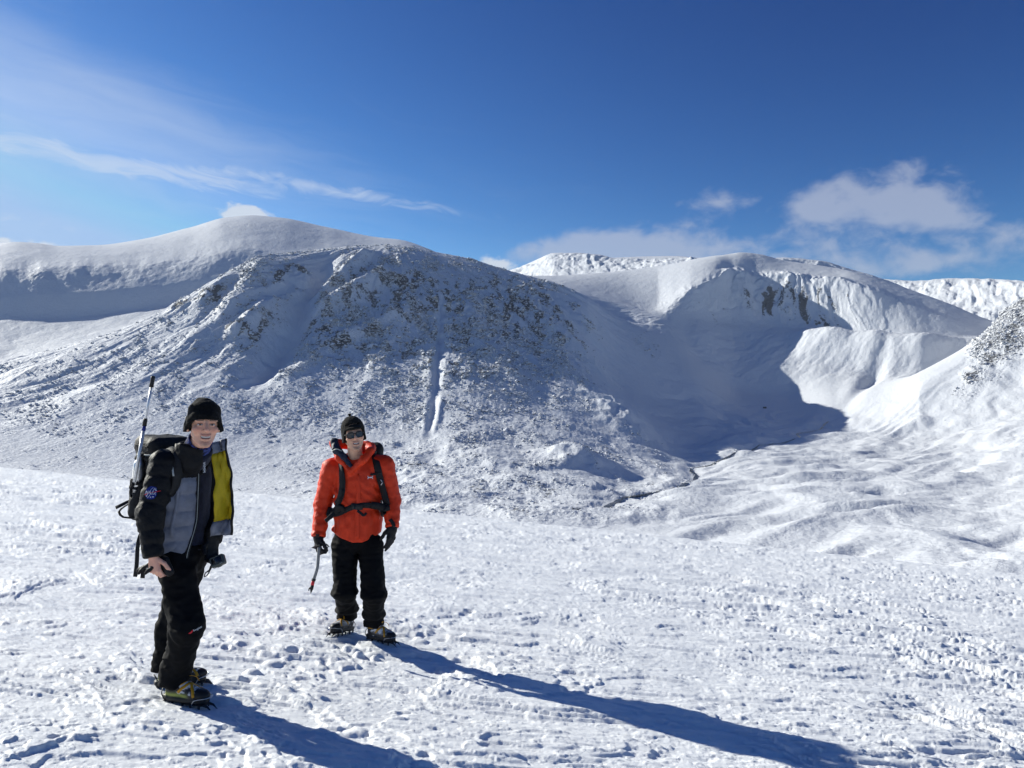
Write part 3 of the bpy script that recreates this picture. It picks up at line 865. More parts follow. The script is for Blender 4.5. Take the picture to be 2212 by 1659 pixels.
def build_scree(n=46000):
    """loose boulders of the slopes, scattered by how stony the ground is"""
    cols, X, Y, Z = TERR
    rs = np.random.RandomState(12)
    c0, c1 = 40, len(cols) - 40
    sub = np.zeros_like(ROCKA)
    ok = (SROW > 0.8) & (SROW < 5.05)
    sub[ok, :] = 1
    Xs = np.gradient(X, axis=1) * np.gradient(Y, axis=0)
    inview = ((cols > -60) & (cols < 2272))[None, :]
    clus = 0.22 + 1.6 * smooth(fbm(X / 130, Y / 170, 4, 0.55, seed=82), -0.05, 0.32)
    wgt = clus * sub * inview * np.abs(Xs) * (np.clip(ROCKA - 0.05, 0, 1) ** 1.1 + 0.009) * (1500.0 / Y) ** 0.5 * (1 - 0.62 * smooth(SROW, 3.8, 4.4))[:, None]
    p = (wgt / wgt.sum()).ravel()
    idx = rs.choice(len(p), n, replace=False, p=p)
    r = ROCKA.ravel()[idx]
    P = np.stack([X.ravel()[idx] + rs.uniform(-1.3, 1.3, n), Y.ravel()[idx] + rs.uniform(-2, 2, n), Z.ravel()[idx] - 0.8], -1)
    sc = np.clip(rs.lognormal(-0.05, 0.45, n), 0.35, 3.2) * (0.55 + 0.85 * smooth(r, 0.05, 0.2)) * (1.0 + 1.5 * np.clip(r, 0, 0.8)) * 0.9 * np.clip(Y.ravel()[idx] / 1900, 0.45, 1.1)
    me = bpy.data.meshes.new('scree_boulders')
    me.vertices.add(n)
    me.vertices.foreach_set('co', P.astype(F32).ravel())
    a = me.attributes.new('size', 'FLOAT', 'POINT')
    a.data.foreach_set('value', sc.astype(F32))
    me.update()
    o = bpy.data.objects.new('scree_boulders', me)
    COL.objects.link(o)
    M = boulder_material()
    me.materials.append(M)
    ng = bpy.data.node_groups.new('scree', 'GeometryNodeTree')
    ng.interface.new_socket('Geometry', in_out='INPUT', socket_type='NodeSocketGeometry')
    ng.interface.new_socket('Geometry', in_out='OUTPUT', socket_type='NodeSocketGeometry')
    N, K = ng.nodes, ng.links
    gi, go = N.new('NodeGroupInput'), N.new('NodeGroupOutput')
    ico = N.new('GeometryNodeMeshIcoSphere')
    ico.inputs['Radius'].default_value = 1.0
    ico.inputs['Subdivisions'].default_value = 2
    sp = N.new('GeometryNodeSetPosition')
    ns = N.new('ShaderNodeTexNoise')
    ns.inputs['Scale'].default_value = 1.1
    sb = N.new('ShaderNodeVectorMath'); sb.operation = 'SUBTRACT'; sb.inputs[1].default_value = (0.5, 0.5, 0.5)
    ml = N.new('ShaderNodeVectorMath'); ml.operation = 'SCALE'; ml.inputs['Scale'].default_value = 2.4
    K.new(ns.outputs['Color'], sb.inputs[0]); K.new(sb.outputs[0], ml.inputs[0])
    K.new(ml.outputs[0], sp.inputs['Offset']); K.new(ico.outputs['Mesh'], sp.inputs['Geometry'])
    sm = N.new('GeometryNodeSetMaterial'); sm.inputs['Material'].default_value = M
    K.new(sp.outputs[0], sm.inputs['Geometry'])
    ip = N.new('GeometryNodeInstanceOnPoints')
    K.new(gi.outputs[0], ip.inputs['Points']); K.new(sm.outputs[0], ip.inputs['Instance'])
    rv = N.new('FunctionNodeRandomValue'); rv.data_type = 'FLOAT_VECTOR'
    rv.inputs[0].default_value = (-0.5, -0.5, 0.0); rv.inputs[1].default_value = (0.5, 0.5, 6.28)
    K.new(rv.outputs[0], ip.inputs['Rotation'])
    na = N.new('GeometryNodeInputNamedAttribute'); na.data_type = 'FLOAT'; na.inputs['Name'].default_value = 'size'
    r2 = N.new('FunctionNodeRandomValue'); r2.data_type = 'FLOAT_VECTOR'
    r2.inputs[0].default_value = (0.8, 0.7, 0.5); r2.inputs[1].default_value = (1.5, 1.3, 1.0)
    m2 = N.new('ShaderNodeVectorMath'); m2.operation = 'SCALE'
    K.new(r2.outputs[0], m2.inputs[0]); K.new(na.outputs['Attribute'], m2.inputs['Scale'])
    K.new(m2.outputs[0], ip.inputs['Scale'])
    K.new(ip.outputs[0], go.inputs[0])
    md = o.modifiers.new('scree', 'NODES')
    md.node_group = ng
    tag(o, 'pale rimed boulders strewn over the snowy mountainside', 'boulders', kind='stuff')
    return o


def _hit(px, py):
    d = ray(px, py)
    Ys = np.linspace(2, 20, 1801)
    zz = CAMZ + d[2] / d[1] * Ys - ground_base(d[0] / d[1] * Ys, Ys)
    Y_ = Ys[np.argmax(zz < 0)]
    return d[0] / d[1] * Y_, Y_


_pr = np.random.RandomState(5)
for _q in FEET_PRINTS:
    _x, _y = _hit(*_q)
    for _k in range(3):
        PRINTS.append((_x + _pr.normal(0, 0.07), _y + _pr.normal(0, 0.09), _pr.uniform(0.03, 0.07), _pr.uniform(-0.022, 0.014)))
for _h, _t in FEET_A + FEET_B:
    (_x0, _y0), (_x1, _y1) = _hit(*_h), _hit(*_t)
    for _f in (0.1, 0.5, 0.9):
        PRINTS.append((_x0 + (_x1 - _x0) * _f, _y0 + (_y1 - _y0) * _f, 0.085, 0.002))

build_ground()
build_mountains()
build_scree()

far_ridge('mountain_plateau',
          [(1040, 6600, 600), (1110, 6400, 582), (1150, 6250, 566), (1200, 6050, 547), (1245, 5950, 547), (1290, 5850, 550), (1340, 5700, 559), (1400, 5500, 561), (1480, 5200, 557), (1540, 5050, 558), (1640, 4900, 575)],
          [(1040, 5900, 622), (1200, 5300, 612), (1400, 4700, 600), (1640, 4350, 612)],
          [(1040, 7600, 620), (1340, 7000, 556), (1460, 6900, 553), (1640, 6800, 600)], 60, 26.0, 101)
far_ridge('mountain_ridge',
          [(1840, 6000, 620), (1905, 5600, 603), (1980, 5350, 607), (2060, 5100, 602), (2120, 4900, 602), (2165, 4750, 604), (2212, 4600, 607), (2330, 4300, 620), (2600, 4100, 640)],
          [(1840, 5100, 700), (2000, 4500, 690), (2140, 4100, 705), (2212, 3950, 715), (2600, 3800, 740)],
          [(1840, 7000, 640), (2212, 6500, 640), (2600, 6300, 660)], 60, 24.0, 131, 0.16)
far_ridge('mountain_dome',
          [(1560, 4700, 590), (1640, 4650, 566), (1700, 4600, 557), (1770, 4550, 563), (1850, 4450, 584), (1920, 4350, 605), (2000, 4300, 640)],
          [(1560, 4300, 640), (1800, 4150, 640), (2000, 4100, 690)],
          [(1560, 5600, 640), (1800, 5600, 620), (2000, 5600, 660)], 40, 90.0, 151, 0.05)


def build_hut():
    """small stone bothy on the corrie floor"""
    c = locate(1652, 882, 3.2, 6.0)
    z = terrain_at(*c)
    r = bpy.data.objects.new('hut', None)
    COL.objects.link(r)
    r.location = (c[0], c[1], z - 0.6)
    r.rotation_euler = (0, 0, 0.25)
    stone = mat('dark hut stone', (0.10, 0.09, 0.085), 0.85, 0.15, var=0.4, vscale=0.8, bump=0.4, bscale=2)
    slate = mat('slate', (0.06, 0.06, 0.068), 0.6, 0.3, var=0.3, vscale=1.5)

    def prism(name, vs, fs, m_, par):
        me = bpy.data.meshes.new(name)
        me.from_pydata(vs, [], fs)
        me.materials.append(m_)
        o = bpy.data.objects.new(name, me)
        COL.objects.link(o)
        o.parent = par
        return o

    def bx(x0, x1, y0, y1, z0, z1):
        return [(x0, y0, z0), (x1, y0, z0), (x1, y1, z0), (x0, y1, z0), (x0, y0, z1), (x1, y0, z1), (x1, y1, z1), (x0, y1, z1)], [(3, 2, 1, 0), (4, 5, 6, 7), (0, 1, 5, 4), (1, 2, 6, 5), (2, 3, 7, 6), (3, 0, 4, 7)]
    w_ = prism('wall', [(-5, -2.6, 0), (5, -2.6, 0), (5, 2.6, 0), (-5, 2.6, 0), (-5, -2.6, 3), (5, -2.6, 3), (5, 2.6, 3), (-5, 2.6, 3), (-5, 0, 5.1), (5, 0, 5.1)],
               [(3, 2, 1, 0), (0, 1, 5, 4), (2, 3, 7, 6), (1, 2, 6, 9, 5), (3, 0, 4, 8, 7), (4, 5, 9, 8), (6, 7, 8, 9)], stone, r)
    prism('door', *bx(-0.5, 0.5, -2.66, -2.58, 0.3, 2.5), slate, w_)
    for x in (-3.2, 2.2):
        prism('window', *bx(x, x + 0.9, -2.65, -2.58, 1.3, 2.3), slate, w_)
    rf = prism('roof', [(-5.3, -3.0, 2.75), (5.3, -3.0, 2.75), (5.3, 0, 5.25), (-5.3, 0, 5.25), (5.3, 3.0, 2.75), (-5.3, 3.0, 2.75), (-5.3, -3.0, 2.95), (5.3, -3.0, 2.95), (5.3, 0, 5.5), (-5.3, 0, 5.5), (5.3, 3.0, 2.95), (-5.3, 3.0, 2.95)],
          [(0, 1, 2, 3), (3, 2, 4, 5), (7, 6, 9, 8), (8, 9, 11, 10), (0, 6, 7, 1), (4, 10, 11, 5), (1, 7, 8, 2), (2, 8, 10, 4), (3, 9, 6, 0), (5, 11, 9, 3)], slate, r)
    prism('chimney', *bx(4.2, 5.0, -0.5, 0.5, 4.8, 6.3), stone, rf)
    tag(r, 'tiny dark stone hut alone on the shaded corrie floor', 'hut')


build_hut()

# ------------------------------------------------------------------ solid-modelling kit for people, clothes and gear
def V3(*a):
    return np.array(a, float)


def unit(v):
    v = np.asarray(v, float)
    return v / max(np.linalg.norm(v), 1e-9)


_g3 = _rs.normal(size=(256, 3)).astype(F32)
_g3 /= np.linalg.norm(_g3, axis=1, keepdims=True)


def perlin3(P, seed=0):
    P = np.asarray(P, F32) + F32(seed * 7.31)
    f = np.floor(P)
    i = f.astype(np.int32) & 255
    r = P - f
    w_ = r * r * r * (r * (r * 6 - 15) + 10)
    out = 0
    for dx_ in (0, 1):
        for dy_ in (0, 1):
            for dz_ in (0, 1):
                h = _perm[_perm[_perm[(i[:, 0] + dx_) & 255] + ((i[:, 1] + dy_) & 255)] + ((i[:, 2] + dz_) & 255)]
                g = _g3[h]
                d = g[:, 0] * (r[:, 0] - dx_) + g[:, 1] * (r[:, 1] - dy_) + g[:, 2] * (r[:, 2] - dz_)
                out = out + d * (w_[:, 0] if dx_ else 1 - w_[:, 0]) * (w_[:, 1] if dy_ else 1 - w_[:, 1]) * (w_[:, 2] if dz_ else 1 - w_[:, 2])
    return out * 1.5


def rc(P, a, b, r1, r2):
    a, b = np.asarray(a, float), np.asarray(b, float)
    ab = b - a
    q = P - a
    t = np.clip(q @ ab / max(ab @ ab, 1e-9), 0, 1)
    return np.linalg.norm(q - t[:, None] * ab, axis=1) - (r1 + (r2 - r1) * t)


def along(P, a, b):
    a, b = np.asarray(a, float), np.asarray(b, float)
    ab = b - a
    return (P - a) @ ab / (ab @ ab)


def erc(P, a, b, r1, r2, side, k1, k2=None):
    """tapered limb with an oval section, widened k times along 'side'"""
    a, b = np.asarray(a, float), np.asarray(b, float)
    k2 = k1 if k2 is None else k2
    ab = b - a
    q = P - a
    t = np.clip(q @ ab / max(ab @ ab, 1e-9), 0, 1)
    q = q - t[:, None] * ab
    k = k1 + (k2 - k1) * t
    s = q @ side
    n2 = np.maximum((q * q).sum(1) - s * s + (s / k) ** 2, 1e-12)
    return np.sqrt(n2) - (r1 + (r2 - r1) * t)


def elp(P, c, r, R=None):
    """ellipsoid; R rows are its axes"""
    q = P - np.asarray(c, float)
    if R is not None:
        q = q @ np.asarray(R).T
    r = np.asarray(r, float)
    k0 = np.sqrt(((q / r) ** 2).sum(1))
    k1 = np.sqrt(((q / (r * r)) ** 2).sum(1))
    return k0 * (k0 - 1) / np.maximum(k1, 1e-6)


def rbox(P, c, half, rad, R=None):
    q = P - np.asarray(c, float)
    if R is not None:
        q = q @ np.asarray(R).T
    q = np.abs(q) - (np.asarray(half, float) - rad)
    return np.linalg.norm(np.maximum(q, 0), axis=1) + np.minimum(q.max(1), 0) - rad


def smin(a, b, k):
    h = np.clip(0.5 + 0.5 * (b - a) / k, 0, 1)
    return b + (a - b) * h - k * h * (1 - h)


def smax(a, b, k):
    return -smin(-a, -b, k)


def axis_steps(lo, hi, h, fine=None):
    """grid coordinates, denser inside the 'fine' spans [(lo, hi, step), ...]"""
    out = [lo]
    while out[-1] < hi:
        x = out[-1]
        s = h
        for a, b, st in (fine or []):
            if a - 1e-6 <= x < b:
                s = min(s, st)
            elif x < a < x + s:
                s = min(s, max(a - x, st * 0.5))
        out.append(x + s)
    return np.array(out)


def surface(fn, axes, blk=6, margin=1.7):
    """polygonise fn = 0 on a rectilinear grid (surface nets), sampling only near the surface"""
    xs, ys, zs = axes
    n = [len(xs), len(ys), len(zs)]
    ci = [np.unique(np.append(np.arange(0, k, blk), k - 1)) for k in n]
    G = np.stack(np.meshgrid(xs[ci[0]], ys[ci[1]], zs[ci[2]], indexing='ij'), -1)
    Vc = fn(G.reshape(-1, 3)).reshape(G.shape[:3])
    V = np.ones(n, F32)
    for a in range(len(ci[0]) - 1):
        x0, x1 = ci[0][a], ci[0][a + 1]
        for b in range(len(ci[1]) - 1):
            y0, y1 = ci[1][b], ci[1][b + 1]
            size = max(xs[x1] - xs[x0], ys[y1] - ys[y0])
            zsz = np.diff(zs[ci[2]])
            cc = Vc[a:a + 2, b:b + 2, :]
            mn = np.minimum(cc.min((0, 1))[:-1], cc.min((0, 1))[1:])
            mx = np.maximum(cc.max((0, 1))[:-1], cc.max((0, 1))[1:])
            lim = margin * np.maximum(size, zsz)
            act = (mn < lim) & (mx > -lim)
            ins = mx <= -lim
            for c in np.where(ins)[0]:
                V[x0:x1 + 1, y0:y1 + 1, ci[2][c]:ci[2][c + 1] + 1] = -1
            # merge runs of active blocks
            c = 0
            while c < len(act):
                if act[c]:
                    e = c
                    while e + 1 < len(act) and act[e + 1]:
                        e += 1
                    z0, z1 = ci[2][c], ci[2][e + 1]
                    g = np.stack(np.meshgrid(xs[x0:x1 + 1], ys[y0:y1 + 1], zs[z0:z1 + 1], indexing='ij'), -1)
                    V[x0:x1 + 1, y0:y1 + 1, z0:z1 + 1] = fn(g.reshape(-1, 3)).reshape(g.shape[:3])
                    c = e + 1
                else:
                    c += 1
    V[0], V[-1], V[:, 0], V[:, -1], V[:, :, 0], V[:, :, -1] = 1, 1, 1, 1, 1, 1
    I = V < 0
    s = I[:-1, :-1, :-1].astype(np.int8)
    cs = sum(I[i:n[0] - 1 + i, j:n[1] - 1 + j, k:n[2] - 1 + k].astype(np.int8) for i in (0, 1) for j in (0, 1) for k in (0, 1))
    ax, ay, az_ = np.where((cs > 0) & (cs < 8))
    m = len(ax)
    vid = np.full((n[0] - 1, n[1] - 1, n[2] - 1), -1, np.int32)
    vid[ax, ay, az_] = np.arange(m)
    co = [(i, j, k) for i in (0, 1) for j in (0, 1) for k in (0, 1)]
    cv = {c: V[ax + c[0], ay + c[1], az_ + c[2]] for c in co}
    pos = np.zeros((m, 3))
    cnt = np.zeros(m)
    for c in co:
        for axn in range(3):
            if c[axn] == 0:
                d = list(c)
                d[axn] = 1
                d = tuple(d)
                v0, v1 = cv[c], cv[d]
                cr = (v0 < 0) != (v1 < 0)
                t = np.where(cr, v0 / np.where(np.abs(v0 - v1) < 1e-9, 1, v0 - v1), 0)
                p = [np.full(m, c[0], float), np.full(m, c[1], float), np.full(m, c[2], float)]
                p[axn] = t
                for q in range(3):
                    pos[:, q] += np.where(cr, p[q], 0)
                cnt += cr
    pos /= np.maximum(cnt, 1)[:, None]
    P = np.stack([xs[ax] + pos[:, 0] * (xs[ax + 1] - xs[ax]), ys[ay] + pos[:, 1] * (ys[ay + 1] - ys[ay]), zs[az_] + pos[:, 2] * (zs[az_ + 1] - zs[az_])], -1)
    quads = []
    for axn in range(3):
        sl0 = [slice(1, -1)] * 3
        sl1 = [slice(1, -1)] * 3
        sl0[axn] = slice(0, -1)
        sl1[axn] = slice(1, None)
        A, B = I[tuple(sl0)], I[tuple(sl1)]
        e = np.stack(np.where(A != B), -1)
        if not len(e):
            continue
        off = np.array([1, 1, 1])
        off[axn] = 0
        e = e + off
        u_, v_ = [(1, 2), (2, 0), (0, 1)][axn]
        du, dv = np.zeros(3, int), np.zeros(3, int)
        du[u_], dv[v_] = 1, 1
        ids = [vid[tuple((e - x).T)] for x in (0 * du, du, du + dv, dv)]
        q = np.stack(ids, -1)
        flip = ~I[tuple(e.T)] if False else ~(I[tuple(e.T)])
        q = np.where(flip[:, None], q[:, ::-1], q)
        quads.append(q)
    Q = np.concatenate(quads)
    Q = Q[(Q >= 0).all(1)]
    return P, Q


def bounds_axes(lo, hi, h, fine=None):
    fine = fine or [None, None, None]
    return [axis_steps(lo[i], hi[i], h, fine[i]) for i in range(3)]


def compact(P, Q):
    used = np.unique(Q)
    mp = np.full(len(P), -1, np.int32)
    mp[used] = np.arange(len(used))
    return P[used], mp[Q], used


def split_parts(P, Q, lab, spec, parent, attrs=None):
    """cut one polygonised solid into meshes by face label; spec: label -> (name, material, parent)"""
    out = {}
    for k, (name, m_, par) in spec.items():
        sel = Q[lab == k]
        if not len(sel):
            continue
        p, q, used = compact(P, sel)
        out[k] = mesh_np(name, p, q, m_, parent=par if par is not None else parent, attrs={a: v[used] for a, v in (attrs or {}).items()})
    return out


def grad(fn, P, e=0.002):
    g = np.stack([fn(P + V3(e, 0, 0)) - fn(P - V3(e, 0, 0)), fn(P + V3(0, e, 0)) - fn(P - V3(0, e, 0)), fn(P + V3(0, 0, e)) - fn(P - V3(0, 0, e))], -1)
    return g / np.maximum(np.linalg.norm(g, axis=1, keepdims=True), 1e-9)


def resample(pts, n):
    pts = np.asarray(pts, float)
    d = np.concatenate([[0], np.cumsum(np.linalg.norm(np.diff(pts, axis=0), axis=1))])
    s = np.linspace(0, d[-1], n)
    return np.stack([pchip(d, pts[:, i], s) for i in range(3)], -1)


def on_surface(fn, pts, off, it=5):
    P = np.array(pts, float)
    for _ in range(it):
        P = P - grad(fn, P) * (fn(P) - off)[:, None] * 0.9
    return P, grad(fn, P)


def calm(P, N, wdw=9):
    """iron out the path of a strap laid over folded cloth"""
    def sm(A):
        k_ = wdw // 2
        B = np.concatenate([np.repeat(A[:1], k_, 0), A, np.repeat(A[-1:], k_, 0)])
        C = np.stack([np.convolve(B[:, i], np.ones(wdw) / wdw, 'valid') for i in range(3)], -1)
        C[0], C[-1] = A[0], A[-1]
        return C
    N = sm(sm(N))
    N /= np.linalg.norm(N, axis=1, keepdims=True)
    return sm(sm(P)), N


def ribbon(name, pts, nrm, width, thick, m_, parent, n=None, cap=True):
    """flat strap along pts; nrm is its outward face direction at each point"""
    P = np.asarray(pts, float)
    if n:
        nr = np.asarray(nrm, float)
        if nr.ndim == 2:
            f = np.linspace(0, len(P) - 1, n)
            nr = np.stack([np.interp(f, np.arange(len(P)), nr[:, i]) for i in range(3)], -1)
        P = resample(P, n)
        nrm = nr
    nrm = np.asarray(nrm, float)
    if nrm.ndim == 1:
        nrm = np.repeat(nrm[None], len(P), 0)
    T = np.gradient(P, axis=0)
    T /= np.maximum(np.linalg.norm(T, axis=1, keepdims=True), 1e-9)
    S = np.cross(T, nrm)
    S /= np.maximum(np.linalg.norm(S, axis=1, keepdims=True), 1e-9)
    N = np.cross(S, T)
    wv = np.broadcast_to(np.asarray(width, float), (len(P),))[:, None] / 2
    h = thick / 2
    ring = [P + S * wv + N * h * 0.3, P + S * wv * 0.86 + N * h, P - S * wv * 0.86 + N * h, P - S * wv + N * h * 0.3, P - S * wv * 0.9 - N * h, P + S * wv * 0.9 - N * h]
    return loft_ring(name, ring, m_, parent)


def loft_ring(name, ring, m_, parent, smoothed=True, attrs=None):
    k, n = len(ring), len(ring[0])
    Vv = np.stack(ring, 1).reshape(-1, 3)
    i = np.arange(n * k).reshape(n, k)
    j = np.roll(i, -1, 1)
    q = np.stack([i[:-1], j[:-1], j[1:], i[1:]], -1).reshape(-1, 4)
    c0, c1 = len(Vv), len(Vv) + 1
    Vv = np.concatenate([Vv, Vv[:k].mean(0)[None], Vv[-k:].mean(0)[None]])
    f0 = np.stack([i[0], np.full(k, c0), np.full(k, c0), j[0]], -1)[:, [0, 1, 3]]
    f1 = np.stack([i[-1], j[-1], np.full(k, c1)], -1)
    me = bpy.data.meshes.new(name)
    me.from_pydata(Vv.tolist(), [], q.tolist() + f0.tolist() + f1.tolist())
    if smoothed:
        me.polygons.foreach_set('use_smooth', [True] * len(me.polygons))
    me.materials.append(m_)
    me.update()
    o = bpy.data.objects.new(name, me)
    COL.objects.link(o)
    if parent is not None:
        o.parent = parent
    return o


def tube(name, pts, rad, m_, parent, n=None, k=8):
    P = np.asarray(pts, float)
    rad = np.broadcast_to(np.asarray(rad, float), (len(P),))
    if n:
        f = np.linspace(0, len(P) - 1, n)
        d = np.concatenate([[0], np.cumsum(np.linalg.norm(np.diff(P, axis=0), axis=1))])
        rad = np.interp(np.linspace(0, d[-1], n), d, rad)
        P = resample(P, n)
    T = np.gradient(P, axis=0)
    T /= np.maximum(np.linalg.norm(T, axis=1, keepdims=True), 1e-9)
    ref = V3(0, 0, 1) if abs(T[0][2]) < 0.8 else V3(1, 0, 0)
    A = np.cross(T, ref)
    A /= np.maximum(np.linalg.norm(A, axis=1, keepdims=True), 1e-9)
    B = np.cross(T, A)
    ring = [P + (A * math.cos(2 * math.pi * i / k) + B * math.sin(2 * math.pi * i / k)) * rad[:, None] for i in range(k)]
    return loft_ring(name, ring, m_, parent)


def lathe(name, base, axis, prof, m_, parent, k=20):
    """solid of revolution: prof = [(height, radius), ...] along axis from base"""
    ax_ = unit(axis)
    P = np.array([np.asarray(base) + ax_ * h for h, r in prof])
    a = np.cross(ax_, V3(1, 0, 0) if abs(ax_[0]) < 0.8 else V3(0, 1, 0))
    a = unit(a)
    b = np.cross(ax_, a)
    rad = np.array([r for h, r in prof])
    ring = [P + (a * math.cos(2 * math.pi * i / k) + b * math.sin(2 * math.pi * i / k)) * rad[:, None] for i in range(k)]
    return loft_ring(name, ring, m_, parent)


def solid(name, fn, lo, hi, h, m_, parent, col=None, fine=None):
    P, Q = surface(fn, bounds_axes(lo, hi, h, fine))
    at = {'Col': col(P)} if col else None
    return mesh_np(name, P, Q, m_, parent=parent, attrs=at)


def sheet(name, G, thick, m_front, m_back, parent):
    """a cloth panel from a grid of points, with thickness; front and back differ"""
    G = np.asarray(G, float)
    r, c = G.shape[:2]
    du, dv = np.gradient(G, axis=1), np.gradient(G, axis=0)
    N = np.cross(du, dv)
    N /= np.maximum(np.linalg.norm(N, axis=2, keepdims=True), 1e-9)
    A = (G + N * thick / 2).reshape(-1, 3)
    B = (G - N * thick / 2).reshape(-1, 3)
    q = grid_quads(r, c)
    nA = len(A)
    i = np.arange(r * c).reshape(r, c)
    rim = np.concatenate([i[0, :], i[1:, -1], i[-1, -2::-1], i[-2:0:-1, 0]])
    rn = np.roll(rim, -1)
    side = np.stack([rim, rim + nA, rn + nA, rn], -1)
    Q = np.concatenate([q, q[:, ::-1] + nA, side])
    mi = np.concatenate([np.zeros(len(q)), np.ones(len(q)), np.zeros(len(side))])
    return mesh_np(name, np.concatenate([A, B]), Q, [m_front, m_back], parent=parent, matidx=mi)


def lettering(name, text, size, origin, right, up, m_, parent, thick=0.0006, bend=None):
    """raised lettering: text laid along 'right', letters standing along 'up'"""
    cu_ = bpy.data.curves.new('tmp_text', 'FONT')
    cu_.body = text
    cu_.size = size
    cu_.extrude = thick
    cu_.resolution_u = 2
    to = bpy.data.objects.new('tmp_text', cu_)
    COL.objects.link(to)
    bpy.context.view_layer.update()
    dg = bpy.context.evaluated_depsgraph_get()
    me = bpy.data.meshes.new_from_object(to.evaluated_get(dg))
    bpy.data.objects.remove(to)
    bpy.data.curves.remove(cu_)
    me.name = name
    right, up = unit(right), unit(up)
    nn = np.cross(right, up)
    co = np.zeros(len(me.vertices) * 3, F32)
    me.vertices.foreach_get('co', co)
    co = co.reshape(-1, 3)
    Pn = np.asarray(origin) + co[:, :1] * right + co[:, 1:2] * up + co[:, 2:] * nn
    if bend is not None:
        Pn = bend(Pn, co[:, 2])
    me.vertices.foreach_set('co', Pn.astype(F32).ravel())
    me.materials.clear()
    me.materials.append(m_)
    me.update()
    o = bpy.data.objects.new(name, me)
    COL.objects.link(o)
    o.parent = parent
    return o


def mat_col(name, rough=0.6, spec=0.3, bump=0.0, bscale=200.0, sss=0.0):
    """surface whose colour is stored on the mesh"""
    M = bpy.data.materials.new(name)
    M.use_nodes = True
    t = NT(M.node_tree)
    b = t.n['Principled BSDF']
    at = t.new('ShaderNodeAttribute', attribute_name='Col')
    co = t.new('ShaderNodeTexCoord').outputs['Object']
    nz = t.noise(co, 120.0, 4.0, 0.6)
    hs = t.new('ShaderNodeHueSaturation')
    t.l.new(at.outputs['Color'], hs.inputs['Color'])
    t.l.new(t.m('MULTIPLY_ADD', nz, 0.3, 0.85), hs.inputs['Value'])
    t.l.new(hs.outputs[0], b.inputs['Base Color'])
    b.inputs['Roughness'].default_value = rough
    b.inputs['Specular IOR Level'].default_value = spec
    if sss:
        b.inputs['Subsurface Weight'].default_value = sss
        b.inputs['Subsurface Radius'].default_value = (0.012, 0.004, 0.002)
        b.inputs['Subsurface Scale'].default_value = 1.0
    if bump:
        bn = t.new('ShaderNodeBump')
        bn.inputs['Strength'].default_value = bump
        bn.inputs['Distance'].default_value = 0.002
        t.l.new(t.noise(co, bscale, 4.0, 0.6), bn.inputs['Height'])
        t.l.new(bn.outputs[0], b.inputs['Normal'])
    return M


# ---- shared materials
M_BLACK = mat('black shell fabric', (0.008, 0.008, 0.0095), 0.62, 0.24, var=0.25, vscale=14, bump=0.25, bscale=60)
M_TROUS = mat('black trouser fabric', (0.0045, 0.0047, 0.0056), 0.75, 0.09, var=0.2, vscale=9, bump=0.12, bscale=45)
M_PUFF = mat('black quilted nylon', (0.0075, 0.0077, 0.009), 0.58, 0.14, var=0.2, vscale=20, bump=0.3, bscale=55)
M_GREYQ = mat('grey quilted nylon', (0.155, 0.165, 0.205), 0.55, 0.3, var=0.12, vscale=18, bump=0.3, bscale=50)
M_YELL = mat('yellow lining', (0.46, 0.33, 0.010), 0.6, 0.25, var=0.12, vscale=14, bump=0.35, bscale=35)
M_NAVY = mat('navy fleece', (0.010, 0.012, 0.028), 0.85, 0.15, var=0.3, vscale=40, bump=0.3, bscale=160, sheen=0.15)
M_HAT = mat('black fleece', (0.006, 0.006, 0.0062), 0.9, 0.1, var=0.3, vscale=60, bump=0.4, bscale=220, sheen=0.04)
M_ORANGE = mat('red orange shell fabric', (0.64, 0.040, 0.008), 0.55, 0.25, var=0.08, vscale=12, bump=0.22, bscale=50)
M_WEB = mat('black webbing', (0.012, 0.012, 0.013), 0.7, 0.25, var=0.3, vscale=60, bump=0.3, bscale=300)
M_PACK = mat('black pack cloth', (0.009, 0.009, 0.010), 0.66, 0.3, var=0.25, vscale=18, bump=0.35, bscale=90)
M_STEEL = mat('brushed steel', (0.52, 0.53, 0.54), 0.32, 0.5, metal=1.0, var=0.12, vscale=50)
M_ALU = mat('anodised aluminium', (0.72, 0.72, 0.72), 0.35, 0.5, metal=0.45, var=0.08, vscale=40)
M_DARKM = mat('dark steel', (0.05, 0.052, 0.056), 0.45, 0.5, metal=0.6, var=0.3, vscale=60)
M_RUBBER = mat('black rubber', (0.014, 0.014, 0.015), 0.6, 0.35, var=0.25, vscale=40, bump=0.2)
M_STRAP = mat('yellow crampon strap', (0.50, 0.25, 0.012), 0.55, 0.35, var=0.15, vscale=60)
M_WHITE = mat('white print', (0.72, 0.73, 0.75), 0.6, 0.3, var=0.05)
M_RED = mat('red print', (0.55, 0.02, 0.03), 0.6, 0.3, var=0.08)
M_BLUE = mat('blue patch', (0.012, 0.025, 0.19), 0.65, 0.25, var=0.15, vscale=90)
M_SHAFT = mat('grey axe shaft', (0.20, 0.205, 0.21), 0.4, 0.45, metal=0.4, var=0.12)
M_GREYW = mat('grey reflective webbing', (0.32, 0.34, 0.33), 0.45, 0.4, var=0.15)
M_LENS = mat('dark lens', (0.012, 0.014, 0.018), 0.08, 0.6, var=0.05)
M_SKIN = mat_col('skin', 0.5, 0.35, 0.12, 260.0, 0.12)
M_BOOT = mat_col('boot leather and rubber', 0.55, 0.35, 0.25, 150.0)
M_GAITER = mat('blue patterned neck tube', (0.028, 0.040, 0.14), 0.8, 0.2, var=0.9, vscale=55)
M_EYE = mat_col('eye', 0.15, 0.5)
M_TEETH = mat('teeth', (0.56, 0.52, 0.46), 0.3, 0.5, var=0.04)


